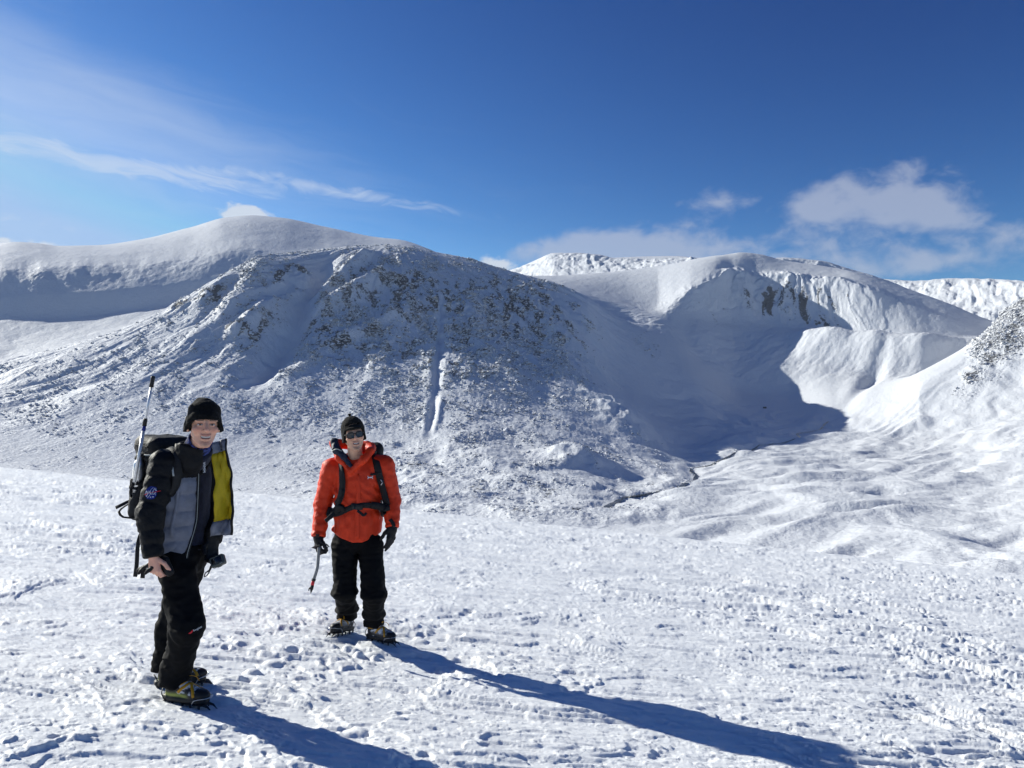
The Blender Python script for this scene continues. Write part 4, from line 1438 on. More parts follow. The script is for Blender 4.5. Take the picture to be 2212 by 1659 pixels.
# ---- hands
def hand_prims(wrist, d, palm, thumb, s=1.0, curl=0.5, spread=0.0, fat=1.0, thumb_in=0.4):
    """capsules of a hand: d wrist to knuckles, palm = direction the palm faces, thumb = thumb side"""
    d, palm = unit(d), unit(palm)
    thumb = unit(np.asarray(thumb) - d * (d @ np.asarray(thumb)))
    palm = unit(np.cross(d, thumb) * np.sign(np.cross(d, thumb) @ palm))
    L_ = []
    w0 = np.asarray(wrist, float)
    for off, rr_ in ((0.020, 0.0155), (0.0, 0.0165), (-0.020, 0.0150)):
        L_.append((w0 + thumb * off * 0.6 * s + d * 0.005 * s, w0 + d * 0.082 * s + thumb * off * s * 1.15, 0.017 * s * fat, rr_ * s * fat))
    lens = [(0.042, 0.026, 0.021), (0.046, 0.030, 0.022), (0.043, 0.028, 0.021), (0.034, 0.021, 0.019)]
    offs = [0.030, 0.010, -0.010, -0.029]
    for i, (ls, of) in enumerate(zip(lens, offs)):
        p = w0 + d * (0.090 - 0.006 * abs(i - 1)) * s + thumb * of * s
        ang = 0.0
        c = curl[i] if isinstance(curl, (list, tuple)) else curl + 0.06 * i
        dirn = unit(d + thumb * spread * (1.2 - 0.8 * i))
        for j, l in enumerate(ls):
            ang += c * (0.8, 1.15, 0.8)[j]
            v = dirn * math.cos(ang) + palm * math.sin(ang)
            q = p + v * l * s
            r = (0.0098, 0.0088, 0.0078)[j] * s * fat * (0.9 if i == 3 else 1)
            L_.append((p, q, r, r * 0.92))
            p = q
    t0 = w0 + d * 0.022 * s + thumb * 0.026 * s + palm * 0.006 * s
    v1 = unit(d * 0.75 + thumb * 0.75 + palm * 0.35)
    t1 = t0 + v1 * 0.040 * s
    v2 = unit(d * 0.95 + thumb * (0.5 - thumb_in) + palm * (0.2 + thumb_in * 0.8))
    t2 = t1 + v2 * 0.032 * s
    t3 = t2 + unit(v2 + palm * 0.25 - thumb * thumb_in * 0.4) * 0.026 * s
    L_ += [(t0, t1, 0.0135 * s * fat, 0.0115 * s * fat), (t1, t2, 0.0112 * s * fat, 0.0102 * s * fat), (t2, t3, 0.0102 * s * fat, 0.0082 * s * fat)]
    return L_


def prims_sdf(P, L_, k=0.005):
    d = None
    for a, b, r1, r2 in L_:
        v = rc(P, a, b, r1, r2)
        d = v if d is None else smin(d, v, k)
    return d


# ---- heads
def head_frame(fwd, up):
    f = unit(fwd)
    u_ = unit(np.asarray(up) - f * (f @ np.asarray(up)))
    r_ = np.cross(f, u_)
    return np.stack([r_, f, u_])           # rows: right of the person, forward, up


def head_sdf(P, c, R, kind, hs=1.0):
    q = (P - c) @ R.T / hs
    x, y, z = np.abs(q[:, 0]), q[:, 1], q[:, 2]
    S = np.stack([x, y, z], -1)
    jw = 0.004 if kind == 'broad' else -0.003
    d = elp(S, (0, -0.012, 0.035), (0.077, 0.097, 0.092))
    d = smin(d, elp(S, (0, 0.030, -0.032), (0.057 + jw, 0.062, 0.078)), 0.025)
    d = smin(d, rc(S, (0.048 + jw, 0.0, -0.046), (0.014, 0.066, -0.102), 0.019, 0.015), 0.018)
    d = smin(d, elp(S, (0, 0.072, -0.106), (0.018, 0.017, 0.015)), 0.014)
    d = smin(d, elp(S, (0.043, 0.062, -0.024), (0.024, 0.024, 0.020)), 0.02)       # cheeks, lifted by the smile
    d = smin(d, elp(S, (0.028, 0.083, 0.024), (0.030, 0.013, 0.010)), 0.014)       # brows
    d = smax(d, -elp(S, (0.031, 0.104, 0.004), (0.019, 0.017, 0.011)), 0.010)      # sockets
    d = smin(d, elp(S, (0.031, 0.0800, 0.003), (0.0135, 0.0120, 0.0095)), 0.004)   # eyelids
    d = smin(d, rc(S, (0, 0.087, 0.014), (0, 0.109, -0.026), 0.0085, 0.0125), 0.010)
    d = smin(d, elp(S, (0.0115, 0.098, -0.030), (0.009, 0.010, 0.0075)), 0.006)
    d = smax(d, -rc(S, (0.0185, 0.1000, -0.026), (0.0365, 0.0850, -0.062), 0.0030, 0.0022), 0.009)   # smile lines
    d = smax(d, -elp(S, (0, 0.0985, -0.0835), (0.016, 0.008, 0.004)), 0.007)
    zl = -0.0655 + 7.0 * x * x
    d = smin(d, elp(np.stack([x, y, z - zl], -1), (0, 0.086, 0.0095), (0.027, 0.0125, 0.0055)), 0.007)
    d = smin(d, elp(np.stack([x, y, z - zl], -1), (0, 0.084, -0.0105), (0.024, 0.0125, 0.0065)), 0.007)
    d = smax(d, -elp(np.stack([x, y, z - zl], -1), (0, 0.099, -0.0005), (0.0255, 0.0125, 0.0058)), 0.003)
    ear = elp(S, (0.079, -0.008, -0.006), (0.010, 0.019, 0.031))
    ear = smax(ear, -elp(S, (0.089, -0.003, -0.004), (0.007, 0.011, 0.019)), 0.004)
    d = smin(d, ear, 0.006)
    return d * hs


def head_colour(P, c, R, tone, stubble=0.0, hs=1.0, hair=None):
    q = (P - c) @ R.T / hs
    x, y, z = np.abs(q[:, 0]), q[:, 1], q[:, 2]
    col = np.repeat(np.array([tone]), len(P), 0)

    def put(mask, rgb):
        nonlocal col
        col = col * (1 - mask[:, None]) + np.array(rgb) * mask[:, None]
    face = smooth(y, 0.02, 0.06)
    put(0.55 * face * np.exp(-((x - 0.042) / 0.02) ** 2 - ((z + 0.028) / 0.018) ** 2), (tone[0] * 1.0, tone[1] * 0.70, tone[2] * 0.66))
    put(0.45 * face * np.exp(-(x / 0.014) ** 2 - ((z + 0.026) / 0.014) ** 2), (tone[0] * 1.0, tone[1] * 0.68, tone[2] * 0.66))
    if hair is not None:
        put(smooth(x, 0.058, 0.064) * smooth(y, -0.012, -0.004) * (1 - smooth(y, 0.028, 0.038)) * smooth(z, -0.028, -0.018), hair)
        put(smooth(-y, 0.02, 0.035) * smooth(z, -0.075, -0.06), hair)
    put(0.5 * face * np.exp(-((x - 0.031) / 0.018) ** 2 - ((z - 0.006) / 0.013) ** 2), (tone[0] * 0.66, tone[1] * 0.55, tone[2] * 0.56))  # darker eye sockets: shade painted into the skin colour
    if stubble:
        put(stubble * smooth(y, 0.0, 0.04) * smooth(-z, 0.045, 0.065) * (1 - smooth(-z, 0.105, 0.13)), (tone[0] * 0.62, tone[1] * 0.62, tone[2] * 0.66))
        put(stubble * 1.3 * np.exp(-(x / 0.022) ** 2 - ((z + 0.048) / 0.006) ** 2) * face, (tone[0] * 0.5, tone[1] * 0.5, tone[2] * 0.55))
        put(stubble * 1.6 * np.exp(-(x / 0.015) ** 2 - ((z + 0.106) / 0.010) ** 2) * face, (0.06, 0.045, 0.04))
    zl = -0.0655 + 7.0 * x * x
    lip = face * smooth(y, 0.07, 0.08) * np.exp(-(x / 0.026) ** 6) * (np.exp(-((z - zl - 0.0075) / 0.0030) ** 2) + np.exp(-((z - zl + 0.0085) / 0.0038) ** 2))
    put(np.clip(lip, 0, 1) * 0.8, (0.40, 0.155, 0.14))
    inner = (np.abs(z - zl + 0.0005) < 0.0052) & (x < 0.0255) & (y > 0.06)
    put(inner.astype(float), (0.10, 0.03, 0.03))
    brow = face * np.exp(-((z - 0.0225 - 0.10 * (0.03 - np.abs(x - 0.03)) * (x < 0.06)) / 0.0042) ** 2) * smooth(x, 0.010, 0.018) * (1 - smooth(x, 0.047, 0.056))
    put(np.clip(brow, 0, 1) * 0.8, (0.07, 0.045, 0.032))
    lash = face * np.exp(-((z - 0.0075 + 8.0 * (x - 0.031) ** 2) / 0.0018) ** 2) * (np.abs(x - 0.031) < 0.0150)
    put(np.clip(lash, 0, 1) * 0.9, (0.05, 0.03, 0.025))
    return np.clip(col, 0, 1)


def make_eyes(c, R, parent, hs=1.0):
    for sg in (-1, 1):
        def f(P, sg=sg):
            return elp((P - c) @ R.T / hs, (sg * 0.031, 0.0815, 0.0025), (0.0140, 0.0118, 0.0066)) * hs

        def colr(P, sg=sg):
            q = (P - c) @ R.T / hs
            r_ = np.hypot(q[:, 0] - sg * 0.031 - 0.001, q[:, 2] - 0.0028)
            m_ = (1 - smooth(r_, 0.0048, 0.0062))[:, None]
            p_ = (1 - smooth(r_, 0.0020, 0.0028))[:, None]
            cl = np.array([[0.42, 0.38, 0.36]]) * (1 - m_) + np.array([[0.075, 0.06, 0.045]]) * m_
            return cl * (1 - p_) + 0.008 * p_
        ce = c + (V3(sg * 0.031, 0.0815, 0.0025) * hs) @ R
        solid('eye', f, ce - 0.020, ce + 0.020, 0.0019, M_EYE, parent, col=colr)


def make_teeth(c, R, parent, hs=1.0, wd=0.0225):
    xs_ = np.linspace(-wd, wd, 25)
    rows = []
    for f in (0.0, 1.0):
        zl = -0.0655 + 7.0 * xs_ ** 2
        y = 0.0895 - 9.0 * xs_ ** 2
        top, bot = zl + 0.0062, zl - 0.0036 + 3.5 * xs_ ** 2
        z = top * (1 - f) + bot * f
        scal = 0.0006 * np.abs(np.sin(xs_ / 0.0072 * math.pi))
        rows.append(np.stack([xs_, y + scal, z], -1))
    G = np.stack(rows, 0)
    G = (G * hs) @ R + c
    return sheet('teeth', G, 0.004, M_TEETH, M_TEETH, parent)


# ---- boots with crampons
def make_boot(person, heel, yaw, tilt, look, size=1.0):
    """heel: world point under the heel; yaw: direction of the toe"""
    heel = np.asarray(heel, float)
    f = V3(math.cos(yaw), math.sin(yaw), tilt)
    f = unit(f)
    s_ = unit(np.cross(V3(0, 0, 1), f))
    u_ = np.cross(f, s_)
    R = np.stack([f, s_, u_])

    def loc(P):
        return (P - heel) @ R.T / size

    def wld(p):
        return heel + (np.asarray(p, float) * size) @ R

    def sdf(P):
        q = loc(P)
        d = erc(q, (0.045, 0, 0.066), (0.185, 0, 0.062), 0.036, 0.037, V3(0, 1, 0), 1.02, 1.28)
        d = smin(d, elp(q, (0.225, 0, 0.060), (0.068, 0.049, 0.037)), 0.02)
        d = smin(d, rc(q, (0.060, 0, 0.085), (0.035, 0, 0.215), 0.048, 0.060), 0.035)
        d = smin(d, rc(q, (0.10, 0, 0.10), (0.16, 0, 0.085), 0.040, 0.034), 0.02)
        sole = rbox(q, (0.135, 0, 0.032), (0.152, 0.050, 0.016), 0.014)
        sole = smax(sole, elp(q, (0.135, 0, 0.03), (0.163, 0.058, 0.3)), 0.01)
        d = smin(d, sole, 0.004)
        return d * size + 0.0012 * perlin3(P * 60, 3)

    def colour(P):
        q = loc(P)
        c = np.repeat(np.array([[0.020, 0.020, 0.022]]), len(P), 0)
        nz = perlin3(P * 45, 9) + 0.5 * perlin3(P * 110, 10)
        if look == 'green':
            m = bell(q[:, 2], 0.058, 0.012) * smooth(q[:, 0], -0.02, 0.02) * (1 - smooth(q[:, 0], 0.15, 0.2))
            c = c * (1 - m[:, None]) + np.array([0.26, 0.30, 0.06]) * m[:, None]
        else:
            m = smooth(q[:, 2], 0.062, 0.075) * smooth(q[:, 0], 0.07, 0.12)
            c = c * (1 - m[:, None]) + np.array([0.20, 0.21, 0.23]) * m[:, None]
        sn = smooth(nz + 0.9 * smooth(q[:, 2], 0.06, 0.09) * smooth(q[:, 0], 0.03, 0.13) * (1 - smooth(q[:, 0], 0.2, 0.26)), 0.55, 0.85) * 0.8
        c = c * (1 - sn[:, None]) + np.array([0.74, 0.76, 0.80]) * sn[:, None]
        m = smooth(-q[:, 2], -0.05, -0.044) * 0.85
        c = c * (1 - m[:, None]) + np.array([0.016, 0.016, 0.016]) * m[:, None]
        m = smooth(q[:, 0], 0.225, 0.245) * (q[:, 2] < 0.09)
        c = c * (1 - m[:, None]) + np.array([0.012, 0.012, 0.013]) * m[:, None]
        return c
    cs = np.array([wld((a, b, c)) for a in (-0.05, 0.33) for b in (-0.09, 0.09) for c in (-0.02, 0.30)])
    o = solid('boot', sdf, cs.min(0) - 0.02, cs.max(0) + 0.02, 0.0062, M_BOOT, person, col=colour)
    # crampon: two plates, points, bails and straps
    for nm, x0, x1 in (('crampon_frame', 0.13, 0.285), ('crampon_frame', -0.005, 0.075)):
        pts = [wld((x, 0, 0.012)) for x in np.linspace(x0, x1, 6)]
        ribbon(nm, pts, u_, [0.070, 0.088, 0.096, 0.094, 0.082, 0.055] if x0 > 0.1 else [0.052, 0.066, 0.070, 0.070, 0.068, 0.060], 0.006, M_DARKM, o)
    ribbon('crampon_bar', [wld((0.06, 0, 0.010)), wld((0.15, 0, 0.010))], u_, 0.022, 0.004, M_DARKM, o)
    for (x, y) in [(0.005, 0.028), (0.005, -0.028), (0.065, 0.033), (0.065, -0.033), (0.14, 0.040), (0.14, -0.040), (0.20, 0.046), (0.20, -0.046), (0.255, 0.040), (0.255, -0.040)]:
        tube('crampon_point', [wld((x, y, 0.014)), wld((x + 0.004, y * 1.05, -0.006)), wld((x + 0.006, y * 1.08, -0.026))], [0.0085, 0.006, 0.0012], M_DARKM, o, k=4)
    for y in (0.022, -0.022):
        tube('crampon_point', [wld((0.265, y, 0.014)), wld((0.305, y * 1.1, 0.006)), wld((0.335, y * 1.15, -0.018))], [0.009, 0.0075, 0.0012], M_DARKM, o, k=4)
    tube('toe_bail', [wld((0.215, 0.056, 0.014)), wld((0.235, 0.058, 0.045)), wld((0.285, 0.040, 0.055)), wld((0.302, 0, 0.056)), wld((0.285, -0.040, 0.055)), wld((0.235, -0.058, 0.045)), wld((0.215, -0.056, 0.014))], 0.0028, M_STEEL, o, n=24, k=6)
    tube('heel_bail', [wld((0.03, 0.045, 0.012)), wld((-0.006, 0.038, 0.06)), wld((-0.020, 0.0, 0.082)), wld((-0.006, -0.038, 0.06)), wld((0.03, -0.045, 0.012))], 0.003, M_DARKM, o, n=18, k=6)

    def strap(pts, wd=0.017):
        P = np.array([wld(p) for p in pts])
        P = resample(P, 26)
        P, N = on_surface(sdf, P, 0.002)
        return ribbon('crampon_strap', P, N, wd, 0.003, M_STRAP, o)
    strap([(-0.015, 0.0, 0.11), (0.02, -0.055, 0.112), (0.09, -0.058, 0.115), (0.13, -0.03, 0.13), (0.135, 0.0, 0.135), (0.13, 0.03, 0.13), (0.09, 0.058, 0.115), (0.02, 0.055, 0.112), (-0.015, 0.0, 0.11)])
    strap([(0.115, -0.056, 0.075), (0.14, -0.045, 0.105), (0.165, 0.0, 0.118), (0.205, 0.03, 0.10), (0.225, 0.05, 0.07)])
    strap([(0.225, -0.052, 0.060), (0.205, -0.035, 0.095), (0.170, 0.0, 0.118), (0.14, 0.045, 0.105), (0.115, 0.056, 0.075)])
    tail = np.array([wld((0.135, 0.0, 0.140)), wld((0.15, 0.012, 0.158)), wld((0.175, 0.03, 0.150)), wld((0.19, 0.042, 0.125))])
    ribbon('strap_end', tail, V3(*(s_ * 0.6 + u_)), 0.014, 0.002, M_STRAP, o, n=10)
    tube('lace', [wld((0.13, -0.02, 0.128)), wld((0.15, 0.018, 0.124)), wld((0.17, -0.018, 0.116)), wld((0.19, 0.016, 0.108)), wld((0.20, -0.014, 0.102))], 0.0025, M_GREYW, o, n=16, k=5)
    return o

# ------------------------------------------------------------------ people
def ground_hit(px, py):
    """where a line of sight meets the snow"""
    d = ray(px, py)
    lo_, hi_ = 1.0, 30.0
    for _ in range(50):
        m_ = (lo_ + hi_) / 2
        p = d * (m_ / d[1])
        if p[2] + CAMZ > ground_base(p[0], p[1]):
            lo_ = m_
        else:
            hi_ = m_
    p = d * (lo_ / d[1])
    return V3(p[0], p[1], p[2] + CAMZ)


# print sites are registered before the snow is built (see FEET below)
def feet_points(pairs):
    out = []
    for h, t in pairs:
        a, b = ground_hit(*h), ground_hit(*t)
        a[2] -= 0.006
        out.append((a, math.atan2(b[1] - a[1], b[0] - a[0]), (b[2] - a[2] + 0.012) / max(np.hypot(b[0] - a[0], b[1] - a[1]), 1e-6)))
    return out


def box_of(*pts, pad=0.15):
    A = np.array(pts)
    return A.min(0) - pad, A.max(0) + pad


def quilt(s, pitch, amp):
    """puffed rows between stitched seams"""
    return amp * np.sqrt(np.abs(np.sin(math.pi * s / pitch)) + 0.02)


# ================= the hiker in the open quilted jacket
def hiker_quilted():
    J = U
    hs = 1.07
    F = unit(V3(0.80, -0.60, 0))
    Rt = V3(F[1], -F[0], 0)
    UP = V3(0, 0, 1)
    hc = J(440, 919, 4.50)
    HR = head_frame(V3(0.50, -0.86, 0.02), V3(0.03, 0, 1))
    neck0, neck1 = J(421, 978, 4.59), hc + (V3(0, -0.02, -0.06) * hs) @ HR
    pel, chest = J(393, 1196, 4.68), J(399, 1030, 4.66)
    shR, shL = J(355, 1004, 4.51), J(444, 1002, 4.81)
    elR, wrR = J(324, 1112, 4.42), J(331, 1200, 4.38)
    elL, wrL = J(470, 1098, 4.86), J(459, 1166, 4.72)
    hipR, hipL = J(378, 1212, 4.60), J(408, 1212, 4.76)
    knR, knL = J(402, 1352, 4.50), J(372, 1345, 4.86)
    feet = feet_points(FEET_A)
    (hR, yR, tR), (hL, yL, tL) = feet
    anR = hR + V3(math.cos(yR), math.sin(yR), 0) * 0.055 + UP * 0.15
    anL = hL + V3(math.cos(yL), math.sin(yL), 0) * 0.055 + UP * 0.15
    handR = hand_prims(wrR + V3(0.0, 0, -0.005), V3(0.10, 0.10, -1), V3(-0.15, 1, 0.1), V3(1, -0.25, 0), 0.98, [0.75, 0.85, 0.9, 0.9], 0.0, 1.02, 0.15)

    def body(P):
        d = head_sdf(P, hc, HR, 'slim', hs)
        d = smin(d, rc(P, neck0, neck1, 0.058, 0.054), 0.02)
        d = smin(d, erc(P, pel, chest, 0.10, 0.105, Rt, 1.45, 1.55), 0.04)
        d = smin(d, rc(P, shR, shL, 0.055, 0.055), 0.05)
        d = smin(d, rc(P, shR, elR, 0.048, 0.040), 0.02)
        d = smin(d, rc(P, elR, wrR, 0.038, 0.026), 0.01)
        d = smin(d, rc(P, shL, elL, 0.048, 0.040), 0.02)
        d = smin(d, rc(P, elL, wrL, 0.038, 0.028), 0.01)
        d = smin(d, rc(P, wrL, wrL + V3(0.0, -0.02, -0.08), 0.026, 0.02), 0.01)
        d = smin(d, prims_sdf(P, handR), 0.008)
        for h, k, a in ((hipR, knR, anR), (hipL, knL, anL)):
            d = smin(d, rc(P, h, k, 0.078, 0.055), 0.03)
            d = smin(d, rc(P, k, a, 0.055, 0.042), 0.015)
            d = smin(d, rc(P, a, a - UP * 0.07, 0.042, 0.04), 0.01)
        return d

    lo, hi = box_of(hc + UP * 0.1, pel, shR, shL, elR, elL, anR, anL, hR, hL, pad=0.16)
    fine = [[(hc[0] - 0.11, hc[0] + 0.11, 0.0034), (wrR[0] - 0.06, wrR[0] + 0.07, 0.005)], [(hc[1] - 0.13, hc[1] + 0.13, 0.0034), (wrR[1] - 0.06, wrR[1] + 0.06, 0.005)], [(hc[2] - 0.14, hc[2] + 0.05, 0.0030), (wrR[2] - 0.16, wrR[2], 0.005)]]
    P, Q = surface(body, bounds_axes(lo, hi, 0.012, fine))
    tone = (0.70, 0.385, 0.265)
    col = head_colour(P, hc, HR, tone, 0.22, hs, (0.045, 0.032, 0.024))
    hd = np.linalg.norm(P - wrR, axis=1) < 0.25
    col[hd & (P[:, 2] < wrR[2] + 0.02)] = (0.66, 0.345, 0.25)
    person = mesh_np('person', P, Q, M_SKIN, attrs={'Col': col})
    tag(person, 'smiling hiker in black and grey quilted jacket blown open showing yellow lining', 'person', 'hikers standing on the snow')
    make_teeth(hc, HR, person, hs)
    make_eyes(hc, HR, person, hs)

    # ---- hat: fleece beanie with a flared turn-up
    def hat(P):
        q = (P - hc) @ HR.T / hs
        z0 = 0.030 - 0.055 * smooth(-q[:, 1], -0.085, 0.03) - 0.012 * smooth(np.abs(q[:, 0]), 0.03, 0.08)
        h = q[:, 2] - z0
        fl = 1 + 0.17 * np.exp(-np.maximum(h, 0) / 0.030) + 0.035 * smooth(h, 0.012, 0.02) * (1 - smooth(h, 0.045, 0.052))
        p2 = np.stack([q[:, 0] / fl, (q[:, 1] + 0.010) / fl, q[:, 2] - 0.040], -1)
        p2[:, 2] = np.where(p2[:, 2] < 0, p2[:, 2] * 0.3, p2[:, 2])
        d = elp(p2, (0, 0, 0), (0.090, 0.108, 0.113))
        d = d + 0.009 * perlin3(q * V3(9, 9, 20), 4) + 0.003 * perlin3(q * 34, 8)
        inner = elp(np.stack([q[:, 0], q[:, 1] + 0.010, np.minimum(q[:, 2] - 0.03, q[:, 2] * 0.2)], -1), (0, 0, 0), (0.081, 0.101, 0.095))
        d = smax(d, -h, 0.008)
        d = smax(d, -np.maximum(inner, h - 0.03), 0.004)
        return d * hs * 0.8
    solid('hat', hat, hc - 0.17, hc + V3(0.17, 0.17, 0.20), 0.0058, M_HAT, person)

    # ---- neck tube
    ng = J(418, 975, 4.60)

    def gaiter(P):
        d = erc(P, neck0 + UP * 0.0, neck1 + UP * 0.005, 0.070, 0.064, Rt, 1.0)
        d = np.abs(d) - 0.006
        top = (P - neck1) @ unit(neck1 - neck0) + 0.034 + 0.35 * ((P - neck1) @ HR[1])
        d = smax(d, top, 0.006)
        return d + 0.004 * perlin3(P * 28, 6)
    solid('neck_tube', gaiter, neck0 - 0.13, neck1 + 0.13, 0.0065, M_GAITER, person)

    # ---- fleece layer, seen in the open front
    def fleece(P):
        d = erc(P, pel + UP * 0.01, chest, 0.108, 0.112, Rt, 1.42, 1.5)
        d = smin(d, rc(P, shR, shL, 0.060, 0.060), 0.05)
        d = smin(d, erc(P, neck0 - UP * 0.02, neck0 + (neck1 - neck0) * 0.55 + F * 0.008, 0.088, 0.080, Rt, 1.05), 0.03)
        d = d + 0.005 * perlin3(P * V3(16, 16, 8), 11)
        d = smax(d, (P - (neck0 + (neck1 - neck0) * 0.52)) @ unit(neck1 - neck0) + 0.25 * ((P - neck0) @ F), 0.008)
        return smax(d, (pel[2] - 0.03) - P[:, 2], 0.01)
    fl_lo, fl_hi = box_of(pel, chest, shR, shL, neck0, pad=0.2)
    solid('fleece', fleece, fl_lo, fl_hi, 0.009, M_NAVY, person)

    # ---- quilted jacket
    def torso(P):
        s = P[:, 2] - pel[2]
        d = erc(P, pel - UP * 0.03, chest + UP * 0.0, 0.128, 0.136, Rt, 1.38, 1.46)
        d = smin(d, rc(P, shR + UP * 0.012, shL + UP * 0.012, 0.082, 0.078), 0.06)
        d = d - quilt(s + 0.01 * perlin3(P * 9, 2), 0.092, 0.013) + 0.009
        d = d + 0.006 * perlin3(P * V3(22, 22, 9), 12) + 0.0035 * perlin3(P * 55, 13)
        q = P - chest
        f, l = q @ F, -(q @ Rt)
        zl = 0.012 - 0.055 * smooth(-(P[:, 2] - chest[2]), 0.22, 0.50) + 0.012 * np.sin(P[:, 2] * 14)
        d = smax(d, np.minimum(f + 0.05, l - zl), 0.008)
        hem = pel[2] - 0.028 - 0.035 * smooth(f, 0.0, 0.12) + 0.02 * smooth(-f, 0.0, 0.15)
        d = smax(d, hem - P[:, 2], 0.012)
        d = smax(d, (P - (neck0 + UP * 0.005)) @ unit(unit(neck1 - neck0) - F * 0.2), 0.02)
        return d

    def arm(P, s, e, w_, flip):
        t1, t2 = along(P, s, e), along(P, e, w_)
        L1, L2 = np.linalg.norm(e - s), np.linalg.norm(w_ - e)
        a = rc(P, s, e, 0.080, 0.074)
        b = rc(P, e, w_, 0.073, 0.054)
        ar = np.where(a < b, np.clip(t1, 0, 1) * L1, L1 + np.clip(t2, 0, 1) * L2)
        d = smin(a, b, 0.02)
        d = d - quilt(ar + 0.012 * perlin3(P * 9, 5), 0.078, 0.0095) + 0.006
        d = d + 0.005 * perlin3(P * V3(20, 20, 28), 14) + 0.003 * perlin3(P * 60, 15)
        return smax(d, (P - w_) @ unit(w_ - e) - 0.012, 0.012)

    def aR(P): return arm(P, shR, elR, wrR, 1)
    def aL(P): return arm(P, shL, elL, wrL, -1)

    def collar(P):
        c0, c1 = neck0 - UP * 0.035, neck0 + UP * 0.055 + F * 0.015
        d = np.abs(erc(P, c0, c1, 0.098, 0.094, Rt, 1.08)) - 0.013
        q = P - neck0
        f, l = q @ F, -(q @ Rt)
        d = smax(d, np.minimum(f - 0.0, l + 0.01), 0.01)
        d = smax(d, (P - c1) @ unit(c1 - c0) - 0.012 * np.sin(f * 40), 0.012)
        return d + 0.006 * perlin3(P * 24, 17) + 0.003 * perlin3(P * 60, 18)

    def jacket(P):
        return np.minimum(smin(smin(torso(P), aR(P), 0.012), aL(P), 0.012), collar(P))
    jl, jh = box_of(pel, shR, shL, elR, elL, wrR, wrL, neck0, pad=0.17)
    P, Q = surface(jacket, bounds_axes(jl, jh, 0.0072))
    C = P[Q].mean(1)
    dt, da = torso(C), np.minimum(aR(C), aL(C))
    lab = np.zeros(len(Q), int)
    grey_top = J(400, 1031, 4.6)[2]
    lab[(dt < da) & (C[:, 2] < grey_top)] = 1
    parts = split_parts(P, Q, lab, {0: ('jacket', M_PUFF, None)}, person)
    jk = parts[0]
    split_parts(P, Q, lab, {1: ('grey_panel', M_GREYQ, jk)}, jk)
    # zip along the free front edge
    zp = np.array([J(434, 985, 4.50), J(441, 1010, 4.48), J(446, 1050, 4.47), J(446, 1090, 4.46), J(440, 1130, 4.46), J(430, 1170, 4.46), J(421, 1203, 4.46)])
    zp = resample(zp, 40)

    def plain(P):
        return smin(erc(P, pel - UP * 0.03, chest, 0.128, 0.136, Rt, 1.38, 1.46), rc(P, shR + UP * 0.012, shL + UP * 0.012, 0.082, 0.078), 0.06)
    zz_ = np.linspace(chest[2] + 0.10, pel[2] - 0.055, 40)
    cz_ = pel + (chest - pel) * ((zz_ - pel[2]) / (chest[2] - pel[2]))[:, None]
    zl_ = 0.006 - 0.055 * smooth(-(zz_ - chest[2]), 0.22, 0.50)
    zp = cz_ + F * 0.14 - Rt * zl_[:, None]
    for _ in range(6):
        zp = zp - F * (plain(zp) - 0.006)[:, None]
    zn = np.repeat((unit(F + Rt * 0.5))[None], 40, 0)
    ribbon('zip', zp, zn, 0.020, 0.006, M_WEB, jk)
    tube('zip_line', zp + zn * 0.0045, 0.0022, M_GREYW, jk, k=5)
    tube('zip_pull', [zp[-1] + zn[-1] * 0.006, zp[-1] + zn[-1] * 0.008 - UP * 0.018], [0.004, 0.0025], M_STEEL, jk, k=6)
    # hip pocket welt
    pk = resample([J(386, 1058, 4.42), J(381, 1090, 4.42), J(374, 1130, 4.43), J(370, 1160, 4.44)], 20)
    pk, pn = on_surface(torso, pk, 0.002)
    pk, pn = calm(pk, pn, 7)
    ribbon('pocket', pk, pn, 0.020, 0.006, M_GREYQ, jk)
    # blown-open front: yellow lining towards us, grey outside
    inner = [(455, 957, 4.60), (457, 990, 4.585), (463, 1030, 4.575), (465, 1075, 4.57), (464, 1120, 4.575), (452, 1158, 4.58)]
    outer = [(486, 948, 4.70), (490, 990, 4.68), (496, 1030, 4.665), (499, 1075, 4.655), (503, 1120, 4.635), (498, 1156, 4.61)]
    ai, ao = resample([J(*p) for p in inner], 26), resample([J(*p) for p in outer], 26)
    f = np.linspace(0, 1, 12)[None, :, None]
    G = ai[:, None] * (1 - f) + ao[:, None] * f
    v = np.linspace(0, 1, 26)[:, None]
    bow = 0.034 * np.sin(math.pi * f[..., 0]) + 0.014 * np.sin(v * 7 + f[..., 0] * 5) + 0.009 * np.sin(v * 19 - f[..., 0] * 11) + 0.006 * np.sin(v * 33 + f[..., 0] * 14)
    G[..., 1] += bow
    G = G[::-1]
    sheet('lining', G[4:23], 0.010, M_YELL, M_GREYQ, jk)
    sheet('front_hem', G[:5] - V3(0, 0.002, 0), 0.014, M_GREYQ, M_GREYQ, jk)
    sheet('collar_flap', G[22:] - V3(0, 0.002, 0), 0.014, M_GREYQ, M_GREYQ, jk)
    tube('front_edge', G[:, -1] + V3(0.004, 0, 0), 0.008, M_WEB, jk, k=6)
    # sleeve patch: round blue emblem
    pc = J(322, 1052, 4.30)
    pc, pn = on_surface(aR, pc[None], 0.004)
    pc, pn = pc[0], pn[0]
    pu = unit(unit(shR - elR) - pn * (pn @ unit(shR - elR)))
    pr = np.cross(pu, pn)

    def drape(off):
        def fn(Pw, h):
            q, n_ = on_surface(aR, Pw, 0.004, 4)
            return q + n_ * (off + h[:, None] * 0 + 0.0004)
        return fn
    rad = 0.039
    rings = []
    for rr_ in np.linspace(0.0, rad, 6):
        rings.append(np.array([pc + (pr * math.cos(a) + pu * math.sin(a)) * rr_ for a in np.linspace(0, 2 * math.pi, 25)[:-1]]))
    Gp = np.concatenate(rings)
